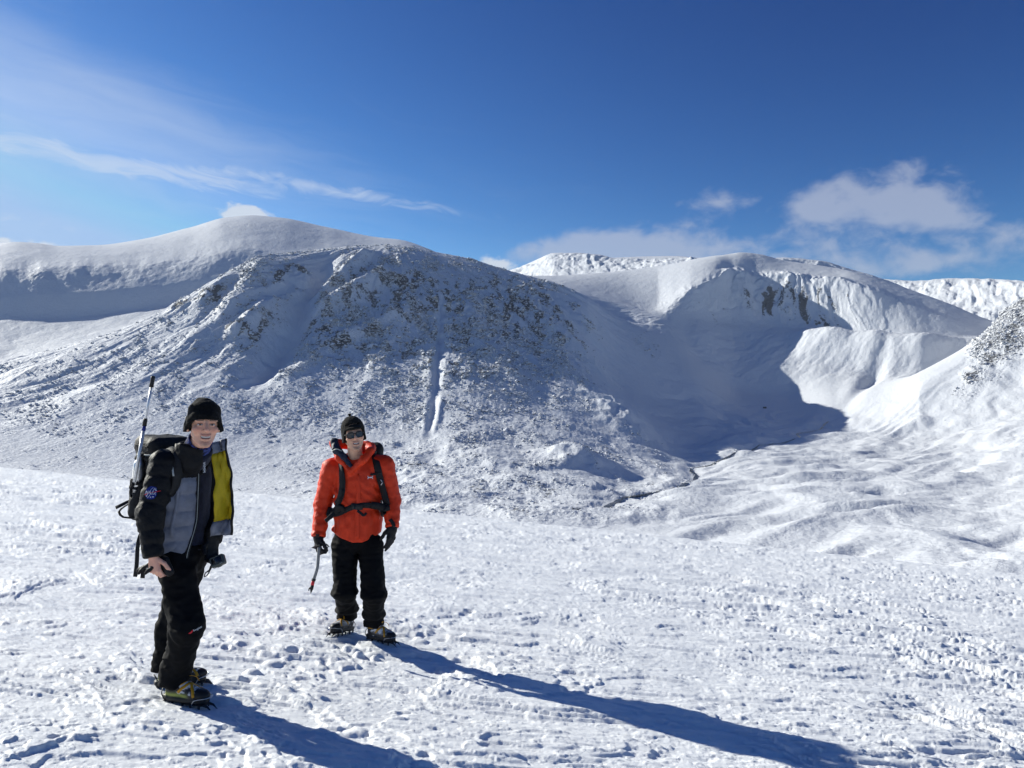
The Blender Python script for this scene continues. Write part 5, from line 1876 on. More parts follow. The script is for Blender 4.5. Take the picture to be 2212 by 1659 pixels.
    q_, n_ = on_surface(aR, Gp, 0.003, 4)
    q_ = q_ + n_ * 0.001
    qq = []
    for i in range(5):
        for j in range(24):
            qq.append((i * 24 + j, (i + 1) * 24 + j, (i + 1) * 24 + (j + 1) % 24, i * 24 + (j + 1) % 24))
    patch = mesh_np('sleeve_patch', q_, np.array(qq), M_BLUE, parent=jk)
    lettering('patch_lettering', 'NASA', 0.026, pc - pr * 0.034 - pu * 0.008, pr, pu, M_WHITE, patch, 0.0002, drape(0.0022))

    def curve_on(pts, wd, m_, name, off=0.0026):
        W_ = np.array([pc + pr * a + pu * b for a, b in pts])
        W_ = resample(W_, 22)
        W_, Nn = on_surface(aR, W_, 0.003, 4)
        return ribbon(name, W_ + Nn * off, Nn, wd, 0.0008, m_, patch)
    curve_on([(-0.036, -0.016), (-0.012, -0.004), (0.012, 0.006), (0.05, 0.022)], [0.002] + [0.005] * 20 + [0.001], M_RED, 'red_swoosh')
    curve_on([(-0.010, -0.030), (0.004, 0.0), (0.012, 0.030), (0.004, 0.033), (-0.006, 0.012), (-0.02, -0.022)], 0.0022, M_WHITE, 'orbit')
    for a, b in ((0.018, 0.026), (0.024, 0.018), (0.020, -0.022), (-0.020, -0.020), (0.006, -0.026)):
        curve_on([(a - 0.003, b), (a, b + 0.001), (a + 0.003, b)], 0.005, M_WHITE, 'star')
    # print down the fleece
    to = J(456, 1018, 4.50)
    to, tn = on_surface(fleece, to[None], 0.003)
    lettering('lettering', 'WMM', 0.024, to[0], unit(-UP + 0.05 * F), np.cross(tn[0], unit(-UP)) , M_WHITE, jk, 0.0004)

    # ---- trousers
    def trousers(P):
        d = erc(P, pel - UP * 0.035, pel + UP * 0.06, 0.112, 0.115, Rt, 1.32, 1.32)
        for h, k, a, sd in ((hipR, knR, anR, 1), (hipL, knL, anL, 2)):
            kb = F * 0.012
            leg = smin(rc(P, h, k + kb, 0.104, 0.092), rc(P, k + kb, a + UP * 0.01, 0.090, 0.080), 0.03)
            leg = smin(leg, rc(P, a + UP * 0.05, a - UP * 0.035, 0.078, 0.086), 0.02)
            leg = smax(leg, (a[2] - 0.045 + 0.02 * perlin3(P * 12, 20 + sd)) - P[:, 2], 0.006)
            d = smin(d, leg, 0.035)
        sag = perlin3(P * V3(9, 9, 20) + V3(0, 0, 3), 21)
        d = d + 0.014 * perlin3(P * V3(13, 13, 6), 22) + 0.014 * np.abs(sag) - 0.005 + 0.004 * perlin3(P * 30, 23)
        return smax(d, P[:, 2] - (pel[2] + 0.06), 0.01)
    tl, th = box_of(pel + UP * 0.05, hipR, hipL, knR, knL, anR - UP * 0.1, anL - UP * 0.1, pad=0.14)
    tr = solid('trousers', trousers, tl, th, 0.0085, M_TROUS, person)
    lo_ = J(416, 1368, 4.35)
    lo_, ln_ = on_surface(trousers, lo_[None], 0.002)
    lr = unit(np.cross(UP, ln_[0]) + UP * 0.18)

    def drape_t(off):
        def fn(Pw, h):
            q, n2 = on_surface(trousers, Pw, 0.002, 4)
            return q + n2 * off
        return fn
    lettering('leg_print', 'berghaus', 0.017, lo_[0] + lr * 0.014, lr, np.cross(ln_[0], lr), M_WHITE, tr, 0.0003, drape_t(0.0015))
    mk = resample([lo_[0] - lr * 0.012 - UP * 0.004, lo_[0] - UP * 0.001, lo_[0] + lr * 0.010 + UP * 0.010], 8)
    mk, mn = on_surface(trousers, mk, 0.003)
    ribbon('leg_mark', mk, mn, [0.003, 0.006, 0.009, 0.011, 0.011, 0.009, 0.006, 0.003], 0.001, M_RED, tr)

    for (h, y, t) in feet:
        make_boot(person, h, y, t, 'green', 1.0)

    # ---- gloved hand holding a camera
    hp = hand_prims(wrL + V3(0, 0, 0.005), V3(0.05, -0.35, -1), V3(0.5, -0.8, 0), V3(-0.55, -0.6, 0), 1.05, [0.55, 0.6, 0.65, 0.7], 0.02, 1.28, 0.3)

    def glove(P):
        d = prims_sdf(P, hp, 0.008)
        d = smin(d, rc(P, wrL + UP * 0.05, wrL - UP * 0.01, 0.050, 0.042), 0.015)
        return d + 0.0025 * perlin3(P * 40, 30)
    gl, gh = box_of(wrL, wrL - UP * 0.2, pad=0.13)
    solid('glove', glove, gl, gh, 0.006, M_BLACK, person)
    return dict(person=person, F=F, Rt=Rt, pel=pel, chest=chest, jacket=jacket, torso=torso, shR=shR, shL=shL, wrR=wrR, wrL=wrL, handR=handR)


def gear_quilted(A):
    J = U
    UP = V3(0, 0, 1)
    F, Rt = A['F'], A['Rt']
    # ---- rucksack on the back
    bc = A['chest'] - F * 0.262 - UP * 0.012
    ax_ = unit(UP + F * 0.10)
    fx = unit(F - ax_ * (F @ ax_))
    R = np.stack([fx, Rt, ax_])

    def pack(P):
        q = (P - bc) @ R.T
        d = rbox(q, (0, 0, -0.02), (0.112, 0.142, 0.215), 0.07)
        d = smin(d, rbox(q, (0.0, 0, 0.195), (0.125, 0.145, 0.062), 0.055), 0.02)
        d = smin(d, rbox(q, (-0.10, 0, -0.06), (0.045, 0.10, 0.13), 0.04), 0.02)
        d = smin(d, rc(q, (0.02, 0.150, -0.20), (0.02, 0.150, -0.02), 0.052, 0.050), 0.015)
        d = smax(d, -rc(q, (0.02, 0.152, -0.10), (0.02, 0.152, 0.10), 0.040, 0.042), 0.006)
        return d + 0.007 * perlin3(P * V3(14, 14, 9), 40) + 0.003 * perlin3(P * 40, 41)
    o = solid('backpack', pack, bc - 0.40, bc + 0.40, 0.0085, M_PACK, None)
    tag(o, 'black rucksack on the back of the hiker in the quilted jacket', 'backpack', 'rucksacks worn by the hikers')

    def wl(a, b, c):
        return bc + V3(a, b, c) @ R

    def lay(name, pts, wd, th=0.004, m_=M_WEB, off=0.004, fn=pack):
        W_ = resample(np.array([wl(*p) for p in pts]), 24)
        W_, N_ = on_surface(fn, W_, off)
        W_, N_ = calm(W_, N_, 5)
        return ribbon(name, W_, N_, wd, th, m_, o)
    lay('side_strap', [(0.09, 0.15, 0.12), (0.0, 0.16, 0.13), (-0.10, 0.13, 0.11)], 0.018)
    lay('side_strap', [(0.09, 0.16, -0.06), (0.0, 0.20, -0.05), (-0.10, 0.13, -0.06)], 0.018)
    lay('lid_seam', [(0.11, 0.14, 0.15), (0.0, 0.15, 0.145), (-0.12, 0.10, 0.15), (-0.13, -0.05, 0.15)], 0.010, 0.003, M_GREYW)
    lay('lid_zip', [(0.08, 0.145, 0.20), (-0.06, 0.145, 0.20), (-0.12, 0.08, 0.20)], 0.012, 0.003)
    # shoulder strap over the jacket
    sp = resample([A['chest'] - F * 0.12 + Rt * 0.11 + UP * 0.17, A['chest'] + Rt * 0.105 + UP * 0.20, J(378, 985, 4.48), J(386, 1003, 4.46), J(388, 1025, 4.47), J(381, 1050, 4.48), J(366, 1078, 4.50), A['chest'] - F * 0.10 + Rt * 0.17 - UP * 0.16], 44)
    sp, sn = on_surface(A['jacket'], sp, 0.010)
    sp, sn = calm(sp, sn, 11)
    sp = sp + sn * 0.004
    ribbon('shoulder_strap', sp, sn, 0.055, 0.018, M_PACK, o)
    e = np.cross(np.gradient(sp, axis=0), sn)
    e /= np.linalg.norm(e, axis=1, keepdims=True)
    ribbon('strap_edge', (sp + e * 0.023 + sn * 0.0102)[10:24], sn[10:24], 0.010, 0.003, M_GREYW, o)
    # loose straps low on the pack
    ribbon('loose_strap', [wl(-0.12, 0.05, -0.13), J(268, 1088, 4.72), J(250, 1097, 4.71)], V3(0, -1, 0.4), 0.022, 0.003, M_WEB, o, n=10)
    ribbon('loose_strap', [wl(-0.12, 0.08, -0.15), J(257, 1105, 4.68), J(266, 1117, 4.66), J(285, 1119, 4.64), wl(-0.05, 0.12, -0.24)], V3(0, -0.6, 0.8), 0.014, 0.003, M_WEB, o, n=18)
    ribbon('hanging_strap', [wl(0.03, 0.06, -0.23), J(299, 1170, 4.68), J(296, 1210, 4.66), J(292, 1246, 4.66)], V3(0, -1, 0), 0.026, 0.003, M_WEB, o, n=12)
    # ---- bottle in the side pocket
    b0 = wl(0.02, 0.157, -0.10)
    bo = lathe('water_bottle', b0, ax_, [(0, 0.001), (0.002, 0.034), (0.16, 0.036), (0.185, 0.035), (0.205, 0.028), (0.218, 0.018), (0.222, 0.0165), (0.240, 0.0165)], M_STEEL, None, 24)
    tag(bo, 'brushed metal water bottle in the side pocket of the rucksack', 'bottle')
    lathe('cap', b0 + ax_ * 0.2405, ax_, [(0, 0.018), (0.004, 0.021), (0.010, 0.021), (0.013, 0.016)], M_DARKM, bo, 20)
    tube('cap_ring', [b0 + ax_ * 0.252 + Rt * 0.004 + fx * 0.014 * math.cos(t) + ax_ * 0.017 * (1 + math.sin(t)) for t in np.linspace(-1.57, 4.71, 18)], 0.0022, M_STEEL, bo, k=6)
    # ---- walking pole strapped upright
    p0, p1 = J(297, 1003, 4.57), J(331, 812, 4.60)
    lowp = p0 + (p0 - p1) * 0.20
    ax2 = unit(p1 - p0)
    Lp = np.linalg.norm(p1 - p0)
    wp = bpy.data.objects.new('walking_pole', None)
    COL.objects.link(wp)
    tag(wp, 'silver telescopic walking pole with black grip standing up from the rucksack', 'walking pole')
    tube('lower_shaft', [lowp, p0 + ax2 * Lp * 0.37], 0.0095, M_ALU, wp, k=12)
    tube('upper_shaft', [p0 + ax2 * Lp * 0.36, p0 + ax2 * Lp * 0.93], 0.0075, M_ALU, wp, k=12)
    tube('clamp', [p0 + ax2 * Lp * 0.43, p0 + ax2 * Lp * 0.50, p0 + ax2 * Lp * 0.515], [0.012, 0.012, 0.009], M_RUBBER, wp, k=12)
    tube('blue_band', [p0 + ax2 * Lp * 0.375, p0 + ax2 * Lp * 0.43], 0.0105, M_BLUE, wp, k=12)
    tube('grip', [p0 + ax2 * Lp * 0.87, p0 + ax2 * Lp * 0.92, p0 + ax2 * Lp * 0.97, p0 + ax2 * Lp * 0.995, p0 + ax2 * Lp], [0.0135, 0.0115, 0.0125, 0.012, 0.004], M_RUBBER, wp, k=12)
    # ---- spare glove in the bare hand
    wr = A['wrR']
    g0 = wr + V3(-0.010, 0.045, -0.045)
    gv = unit(V3(-1, 0.1, -0.28))
    gp = hand_prims(g0 + V3(0.055, 0, 0.01), gv, V3(0, 0, -1), V3(0, -1, 0), 0.92, [0.25, 0.12, 0.18, 0.3], 0.03, 1.15, 0.2)

    def gfn(P):
        d = prims_sdf(P, gp, 0.010)
        d = smin(d, rc(P, g0 + V3(0.05, 0.0, 0.0), g0 + V3(0.085, -0.005, -0.055), 0.032, 0.026), 0.02)
        return d + 0.003 * perlin3(P * 35, 50)
    go = solid('loose_glove', gfn, g0 - 0.24, g0 + 0.20, 0.0065, M_BLACK, None)
    tag(go, 'black glove clutched in the bare hand beside the trousers', 'glove')
    ribbon('wrist_strap', [g0 + V3(0.05, 0, -0.03), J(309, 1238, 4.44), J(308, 1249, 4.44)], V3(0, -1, 0), 0.026, 0.004, M_WEB, go, n=8)
    # ---- small camera
    cc = J(471, 1212, 4.555)
    rt = unit(V3(1, 0.05, 0.42))
    nr = unit(np.cross(rt, UP) * 1.0 + V3(0, 0, 0.35))
    if nr[1] > 0:
        nr = -nr
    nr = unit(nr - rt * (nr @ rt))
    up = unit(np.cross(nr, rt) * np.sign(np.cross(nr, rt)[2]))
    Rc = np.stack([rt, up, -nr])

    def cam_b(P):
        q = (P - cc) @ Rc.T
        d = rbox(q, (0, 0, 0), (0.042, 0.031, 0.022), 0.010)
        d = smin(d, rbox(q, (0.0, -0.031, 0.0), (0.014, 0.006, 0.012), 0.004), 0.004)
        d = smax(d, -rbox(q, (-0.002, 0.004, -0.024), (0.034, 0.021, 0.006), 0.003), 0.002)
        return d
    co_ = solid('action_camera', cam_b, cc - 0.075, cc + 0.075, 0.004, mat('grey green housing', (0.045, 0.055, 0.050), 0.4, 0.4, var=0.2), None)
    tag(co_, 'small dark grey camera in a housing held in a black glove', 'camera')
    sc_p = cc + nr * 0.0195 + up * 0.004 - rt * 0.002
    ribbon('screen', [sc_p - rt * 0.030, sc_p + rt * 0.030], nr, 0.034, 0.002, M_LENS, co_)
    for k in (0.018, 0.027):
        lathe('button', cc + nr * 0.021 - up * 0.024 + rt * k, nr, [(0, 0.003), (0.003, 0.003), (0.0032, 0.001)], M_GREYW, co_, 10)
    tube('wrist_loop', [cc - rt * 0.042 - up * 0.012, J(457, 1222, 4.55), J(453, 1231, 4.55), J(443, 1239, 4.55), J(441, 1246, 4.55), J(446, 1244, 4.55), J(454, 1231, 4.55), J(458, 1222, 4.55)], [0.004, 0.006, 0.006, 0.003, 0.003, 0.003, 0.004, 0.004], M_WEB, co_, n=36, k=6)


# ================= the hiker in the red shell
def hiker_red():
    def J(px_, py_, Y_):
        return U(px_, py_, Y_ + 0.22)
    UP = V3(0, 0, 1)
    F = unit(V3(0.16, -0.99, 0))
    Rt = V3(F[1], -F[0], 0)
    hs = 1.05
    hc = J(764, 940, 6.08)
    HR = head_frame(V3(0.30, -0.95, 0.03), V3(-0.17, 0, 1))
    neck0, neck1 = J(768, 1004, 6.19), hc + (V3(0, -0.02, -0.06) * hs) @ HR
    pel, chest = J(771, 1160, 6.22), J(774, 1040, 6.20)
    shR, shL = J(716, 1012, 6.21), J(831, 1006, 6.21)
    elR, wrR = J(698, 1085, 6.22), J(688, 1158, 6.12)
    elL, wrL = J(846, 1078, 6.22), J(847, 1138, 6.12)
    hipR, hipL = J(744, 1178, 6.22), J(800, 1178, 6.22)
    knR, knL = J(745, 1278, 6.16), J(807, 1284, 6.12)
    feet = feet_points(FEET_B)
    (hR, yR, tR), (hL, yL, tL) = feet
    anR = hR + V3(math.cos(yR), math.sin(yR), 0) * 0.055 + UP * 0.15
    anL = hL + V3(math.cos(yL), math.sin(yL), 0) * 0.055 + UP * 0.15
    gR = hand_prims(wrR + V3(0, 0, 0.0), V3(-0.02, -0.12, -1), V3(0.5, 0.6, 0), V3(0.55, -0.8, 0), 1.06, [1.0, 0.85, 0.75, 0.35], 0.0, 1.30, 0.35)
    gL = hand_prims(wrL + V3(0.0, 0, 0.0), V3(-0.06, -0.15, -1), V3(-0.75, 0.5, 0), V3(-0.55, -0.8, 0), 1.08, [0.30, 0.26, 0.30, 0.36], 0.0, 1.28, 0.25)

    def body(P):
        d = head_sdf(P, hc, HR, 'broad', hs)
        d = smin(d, rc(P, neck0, neck1, 0.062, 0.058), 0.02)
        d = smin(d, erc(P, pel, chest - UP * 0.02, 0.098, 0.095, Rt, 1.4, 1.45), 0.04)
        d = smin(d, rc(P, shR - UP * 0.015, shL - UP * 0.015, 0.045, 0.045), 0.04)
        for s, e, w_, g in ((shR, elR, wrR, V3(0, -0.01, -0.09)), (shL, elL, wrL, V3(0, -0.01, -0.09))):
            d = smin(d, rc(P, s, e, 0.050, 0.042), 0.02)
            d = smin(d, rc(P, e, w_, 0.040, 0.028), 0.01)
            d = smin(d, rc(P, w_, w_ + g, 0.028, 0.018), 0.01)
        for h, k, a in ((hipR, knR, anR), (hipL, knL, anL)):
            d = smin(d, rc(P, h, k, 0.080, 0.056), 0.03)
            d = smin(d, rc(P, k, a, 0.056, 0.042), 0.015)
            d = smin(d, rc(P, a, a - UP * 0.07, 0.042, 0.04), 0.01)
        return d
    lo, hi = box_of(hc + UP * 0.1, pel, shR, shL, elR, elL, anR, anL, hR, hL, pad=0.16)
    fine = [[(hc[0] - 0.11, hc[0] + 0.11, 0.0036)], [(hc[1] - 0.13, hc[1] + 0.13, 0.0036)], [(hc[2] - 0.15, hc[2] + 0.05, 0.0032)]]
    P, Q = surface(body, bounds_axes(lo, hi, 0.013, fine))
    col = head_colour(P, hc, HR, (0.68, 0.40, 0.27), 0.34, hs, (0.02, 0.017, 0.015))
    person = mesh_np('person', P, Q, M_SKIN, attrs={'Col': col})
    tag(person, 'smiling hiker in bright red shell jacket, sunglasses and dark knitted hat', 'person', 'hikers standing on the snow')
    make_teeth(hc, HR, person, hs, 0.018)

    # ---- knitted hat with ear flaps and small peak
    def hat(P):
        q = (P - hc) @ HR.T / hs
        z0 = 0.040 - 0.090 * smooth(-q[:, 1], -0.070, -0.02)
        h = q[:, 2] - z0
        fl = 1 + 0.05 * np.exp(-np.maximum(h, 0) / 0.03)
        p2 = np.stack([q[:, 0] / fl, (q[:, 1] + 0.010) / fl, q[:, 2] - 0.040], -1)
        p2[:, 2] = np.where(p2[:, 2] < 0, p2[:, 2] * 0.25, p2[:, 2])
        d = elp(p2, (0, 0, 0), (0.091, 0.110, 0.112))
        peak = elp(q, (0, 0.094, 0.052), (0.060, 0.030, 0.013))
        d = smin(d, peak, 0.012)
        inner = elp(np.stack([q[:, 0], q[:, 1] + 0.010, np.minimum(q[:, 2] - 0.03, q[:, 2] * 0.2)], -1), (0, 0, 0), (0.080, 0.101, 0.095))
        d = smax(d, -h, 0.006)
        d = smax(d, -np.maximum(inner, h - 0.05), 0.004)
        return (d + 0.0015 * np.sin(np.arctan2(q[:, 0], q[:, 1]) * 46) + 0.002 * perlin3(q * 40, 60)) * 0.8 * hs
    ht = solid('hat', hat, hc - 0.17, hc + V3(0.17, 0.17, 0.19), 0.0060, mat('dark olive knit', (0.013, 0.0125, 0.011), 0.95, 0.08, var=0.35, vscale=120, bump=0.5, bscale=300, sheen=0.06), person)
    tp = hc + (V3(0.004, -0.02, 0.143) * hs) @ HR
    tube('handle_stub', [tp - HR[2] * 0.008, tp + HR[2] * 0.012, tp + HR[2] * 0.030], [0.011, 0.011, 0.016], M_HAT, ht, k=8)  # added stub on the hat, standing in for a handle behind the head

    # ---- sunglasses
    def hw(x, y, z):
        return hc + (V3(x, y, z) * hs) @ HR
    sg = None
    for sgn in (-1, 1):
        ringp = []
        for t in np.linspace(0, 2 * math.pi, 29)[:-1]:
            ct, st = math.cos(t), math.sin(t)
            x = 0.0335 + 0.0265 * np.sign(ct) * abs(ct) ** 0.62
            z = 0.000 + 0.0205 * np.sign(st) * abs(st) ** 0.68 + (0.003 if st > 0 else 0) * abs(ct)
            ringp.append((sgn * x, 0.1045 - 0.22 * max(0, x - 0.02) - 2.2 * max(0, x - 0.035) ** 2, z))
        Wp = np.array([hw(*p) for p in ringp])
        cen = Wp.mean(0) + HR[1] * 0.001
        vv = np.concatenate([Wp, cen[None], Wp - HR[1] * 0.003, (cen - HR[1] * 0.003)[None]])
        n = 28
        fc = [[i, (i + 1) % n, n] if sgn < 0 else [(i + 1) % n, i, n] for i in range(n)]
        fc += [[n + 1 + (i + 1) % n, n + 1 + i, 2 * n + 1] for i in range(n)]
        fc += [[i, (i + 1) % n, n + 1 + (i + 1) % n, n + 1 + i] for i in range(n)]
        me = bpy.data.meshes.new('lens')
        me.from_pydata(vv.tolist(), [], fc)
        me.materials.append(M_LENS)
        lens = bpy.data.objects.new('lens', me)
        COL.objects.link(lens)
        if sg is None:
            sg = tube('sunglasses', [hw(-0.010, 0.106, 0.009), hw(0, 0.109, 0.011), hw(0.010, 0.106, 0.009)], 0.0032, M_RUBBER, person, n=8, k=8)
        lens.parent = sg
        tube('lens_rim', np.concatenate([Wp, Wp[:1]]), 0.0034, M_RUBBER, sg, n=40, k=6)
        tube('temple', [hw(sgn * 0.060, 0.090, 0.010), hw(sgn * 0.074, 0.055, 0.010), hw(sgn * 0.082, 0.0, 0.008)], 0.0032, M_RUBBER, sg, n=8, k=6)

    # ---- shell jacket
    def torso(P):
        d = erc(P, pel - UP * 0.04, chest, 0.132, 0.130, Rt, 1.50, 1.48)
        d = smin(d, rc(P, shR + UP * 0.004 - Rt * 0.02, shL + UP * 0.004 + Rt * 0.02, 0.083, 0.083), 0.06)
        d = smin(d, erc(P, neck0 - UP * 0.06, neck0 + UP * 0.03, 0.10, 0.082, Rt, 1.35, 1.05), 0.05)
        waist = J(770, 1100, 6.2)[2]
        d = d + 0.016 * np.exp(-((P[:, 2] - waist) / 0.035) ** 2)
        q = P - chest
        x = -(q @ Rt)
        drape = np.sin(x * 62 + 2.0 * perlin3(P * 6, 70)) * smooth(waist - P[:, 2], -0.01, 0.10)
        d = d + 0.006 * drape
        dg_ = np.sin((x * 0.75 + np.abs(P[:, 2] - waist) * 0.9) * 70 + 3 * perlin3(P * 5, 71))
        d = d + 0.005 * dg_ * smooth(P[:, 2] - waist, 0.0, 0.06) * (1 - smooth(P[:, 2] - waist, 0.14, 0.26))
        d = d + 0.008 * perlin3(P * V3(12, 12, 7), 72) + 0.013 * np.abs(perlin3(P * V3(13, 13, 8) + V3(0, 0, 5), 69)) - 0.004 + 0.005 * np.abs(perlin3(P * V3(30, 30, 20), 73))
        hem = J(770, 1168, 6.2)[2] + 0.55 * np.maximum(np.abs(x) - 0.03, 0) ** 1.3 * 1.3
        d = smax(d, hem - P[:, 2], 0.010)
        return smax(d, -rc(P, neck0 + UP * 0.045 + F * 0.015, neck1 + UP * 0.02, 0.050, 0.072), 0.012)

    def arm(P, s, e, w_, sd):
        d = smin(rc(P, s, e, 0.084, 0.074), rc(P, e, w_, 0.074, 0.060), 0.025)
        t = along(P, s, w_)
        d = d + 0.008 * perlin3(P * V3(10, 10, 20), 74 + sd) + 0.006 * np.abs(perlin3(P * V3(14, 14, 24), 76 + sd)) * (0.5 + bell(t, 0.5, 0.2)) + 0.003 * perlin3(P * 34, 78)
        d = d + 0.006 * np.exp(-((t - 0.93) / 0.02) ** 2)
        return smax(d, (P - w_) @ unit(w_ - e) - 0.008, 0.010)

    def aR(P): return arm(P, shR, elR, wrR, 0)
    def aL(P): return arm(P, shL, elL, wrL, 1)

    hood = [(J(757, 1018, 6.075), J(785, 994, 6.05), 0.024, 0.030), (J(785, 994, 6.05), J(801, 974, 6.11), 0.030, 0.027), (J(801, 974, 6.11), J(800, 968, 6.26), 0.027, 0.036),
            (J(800, 968, 6.26), J(765, 962, 6.33), 0.05, 0.055), (J(765, 962, 6.33), J(722, 957, 6.20), 0.045, 0.034), (J(722, 957, 6.20), J(731, 990, 6.10), 0.033, 0.024), (J(731, 990, 6.10), J(756, 1016, 6.075), 0.022, 0.020)]

    def hoodf(P):
        d = prims_sdf(P, hood, 0.03)
        d = smin(d, erc(P, neck0 - UP * 0.05, neck0 + UP * 0.03, 0.115, 0.088, Rt, 1.25, 1.12), 0.03)
        d = smax(d, -(head_sdf(P, hc, HR, 'broad', hs) - 0.006), 0.01)
        d = smax(d, -rc(P, neck0 + UP * 0.035 + F * 0.02, neck1 + F * 0.01, 0.060, 0.068), 0.01)
        return d + 0.008 * perlin3(P * V3(22, 22, 14), 80) + 0.004 * perlin3(P * 48, 81)

    def jacket(P):
        return smin(smin(smin(torso(P), aR(P), 0.02), aL(P), 0.02), hoodf(P), 0.022)
    jl, jh = box_of(pel, shR, shL, elR, elL, wrR, wrL, hc, pad=0.16)
    P, Q = surface(jacket, bounds_axes(jl, jh, 0.0080))
    C = P[Q].mean(1)
    lab = np.zeros(len(Q), int)
    jk = split_parts(P, Q, lab, {0: ('jacket', M_ORANGE, None)}, person)[0]
    # navy hood lining turned out beside the cheek
    lin = [(J(722, 953, 6.165), J(727, 972, 6.115), 0.030, 0.034), (J(727, 972, 6.115), J(742, 986, 6.09), 0.032, 0.026), (J(742, 986, 6.09), J(757, 1006, 6.07), 0.026, 0.018)]

    def linf(P):
        d = prims_sdf(P, lin, 0.02)
        d = smax(d, -(head_sdf(P, hc, HR, 'broad', hs) - 0.004), 0.008)
        return d + 0.007 * perlin3(P * 30, 83)
    ll, lh = box_of(*[x[0] for x in lin], lin[-1][1], pad=0.07)
    lo_ = solid('hood_lining', linf, ll, lh, 0.006, mat('navy lining', (0.014, 0.022, 0.045), 0.6, 0.3, var=0.3), jk)
    tube('hood_cord', resample([J(716, 975, 6.09), J(728, 970, 6.045), J(738, 974, 6.04)], 10), 0.004, M_GREYW, lo_, k=6)
    zp = resample([J(768, 1022, 6.04), J(770, 1050, 6.03), J(770, 1090, 6.04), J(772, 1130, 6.04), J(773, 1166, 6.05)], 30)
    zp, zn = on_surface(torso, zp, 0.002)
    zp, zn = calm(zp, zn)
    ribbon('zip_flap', zp + zn * 0.001 + V3(0.012, 0, 0), zn, 0.034, 0.006, M_ORANGE, jk)
    for (px_, py_, fn_) in ((687, 1151, aR), (851, 1125, aL)):
        c = resample([J(px_ - 9, py_, 6.0), J(px_, py_ + 1, 6.0), J(px_ + 9, py_ + 2, 6.0)], 8)
        c, n_ = on_surface(fn_, c, 0.004)
        ribbon('cuff_tab', c, n_, 0.030, 0.005, M_WEB, jk)
    # interlocking chest mark
    lc = J(803, 1031, 6.0)
    lc, ln = on_surface(torso, lc[None], 0.003)
    lc, ln = lc[0], ln[0]
    lr = unit(np.cross(UP, ln))
    if lr[0] < 0:
        lr = -lr
    lu = np.cross(ln, lr) * np.sign(np.cross(ln, lr)[2])
    for sg_ in (1, -1):
        pts = [lc + lr * x + lu * (y * sg_) for x, y in ((-0.021, 0.0125), (-0.017, 0.004), (-0.008, -0.0015), (0.008, -0.0015), (0.017, 0.004), (0.021, 0.0125))]
        pts = resample(pts, 16)
        pts, pn = on_surface(torso, pts, 0.003)
        ribbon('chest_mark', pts, pn, 0.006, 0.0015, M_WHITE, jk)

    # ---- trousers
    def trousers(P):
        d = erc(P, pel - UP * 0.02, pel + UP * 0.08, 0.118, 0.118, Rt, 1.42, 1.42)
        for h, k, a, sd in ((hipR, knR, anR, 1), (hipL, knL, anL, 2)):
            leg = smin(rc(P, h, k, 0.104, 0.090), rc(P, k, a + UP * 0.02, 0.089, 0.080), 0.03)
            leg = smin(leg, rc(P, a + UP * 0.05, a - UP * 0.02, 0.080, 0.084), 0.02)
            bag = bell(P[:, 2], k[2] - 0.01, 0.03) * 0.014 + bell(P[:, 2], a[2] + 0.07, 0.03) * 0.016
            leg = leg - bag + 0.010 * bell(P[:, 2], a[2] + 0.025, 0.018)
            leg = smax(leg, (a[2] - 0.030 + 0.02 * perlin3(P * 12, 90 + sd)) - P[:, 2], 0.006)
            d = smin(d, leg, 0.010)
        d = d + 0.014 * perlin3(P * V3(12, 12, 6), 92) + 0.015 * np.abs(perlin3(P * V3(9, 9, 22), 93)) - 0.005 + 0.004 * perlin3(P * 30, 94)
        return smax(d, P[:, 2] - (pel[2] + 0.06), 0.01)
    tl, th = box_of(pel + UP * 0.05, hipR, hipL, knR, knL, anR - UP * 0.1, anL - UP * 0.1, pad=0.15)
    solid('trousers', trousers, tl, th, 0.0095, M_TROUS, person)
    for (h, y, t) in feet:
        make_boot(person, h, y, t, 'grey', 1.0)
    for gp, w_, e_, sd in ((gR, wrR, elR, 0), (gL, wrL, elL, 1)):
        def glove(P, gp=gp, w_=w_, e_=e_, sd=sd):
            d = prims_sdf(P, gp, 0.008)
            d = smin(d, rc(P, w_ - unit(w_ - e_) * 0.03, w_ + V3(0, 0, -0.02), 0.046, 0.042), 0.015)
            return d + 0.0025 * perlin3(P * 38, 95 + sd)
        gl, gh = box_of(w_, w_ - UP * 0.22, pad=0.12)
        solid('glove', glove, gl, gh, 0.0065, M_BLACK, person)

    # ---- rucksack
    bc = J(786, 1045, 6.20) - F * 0.245
    R = np.stack([F, Rt, UP])

    def pack(P):
        q = (P - bc) @ R.T
        d = rbox(q, (0, 0, -0.03), (0.105, 0.150, 0.26), 0.06)
        d = smin(d, rbox(q, (0.01, -0.02, 0.25), (0.12, 0.135, 0.085), 0.06), 0.02)
        return d + 0.008 * perlin3(P * V3(14, 14, 9), 97) + 0.003 * perlin3(P * 40, 98)
    bo = solid('backpack', pack, bc - 0.42, bc + 0.42, 0.0095, M_PACK, None)
    tag(bo, 'black rucksack worn over the red jacket with waist belt buckled', 'backpack', 'rucksacks worn by the hikers')

    def lay(name, pts, wd, th=0.012, m_=M_PACK, off=0.008, n=30):
        W_ = resample(np.array(pts), n)
        W_, N_ = on_surface(jacket, W_, off)
        W_, N_ = calm(W_, N_, 9 if n > 20 else 3)
        return ribbon(name, W_ + N_ * 0.002, N_, wd, th, m_, bo)
    lay('shoulder_strap', [J(738, 985, 6.28), J(735, 995, 6.12), J(733, 1010, 6.06), J(735, 1040, 6.03), J(734, 1070, 6.03), J(722, 1098, 6.06)], 0.058)
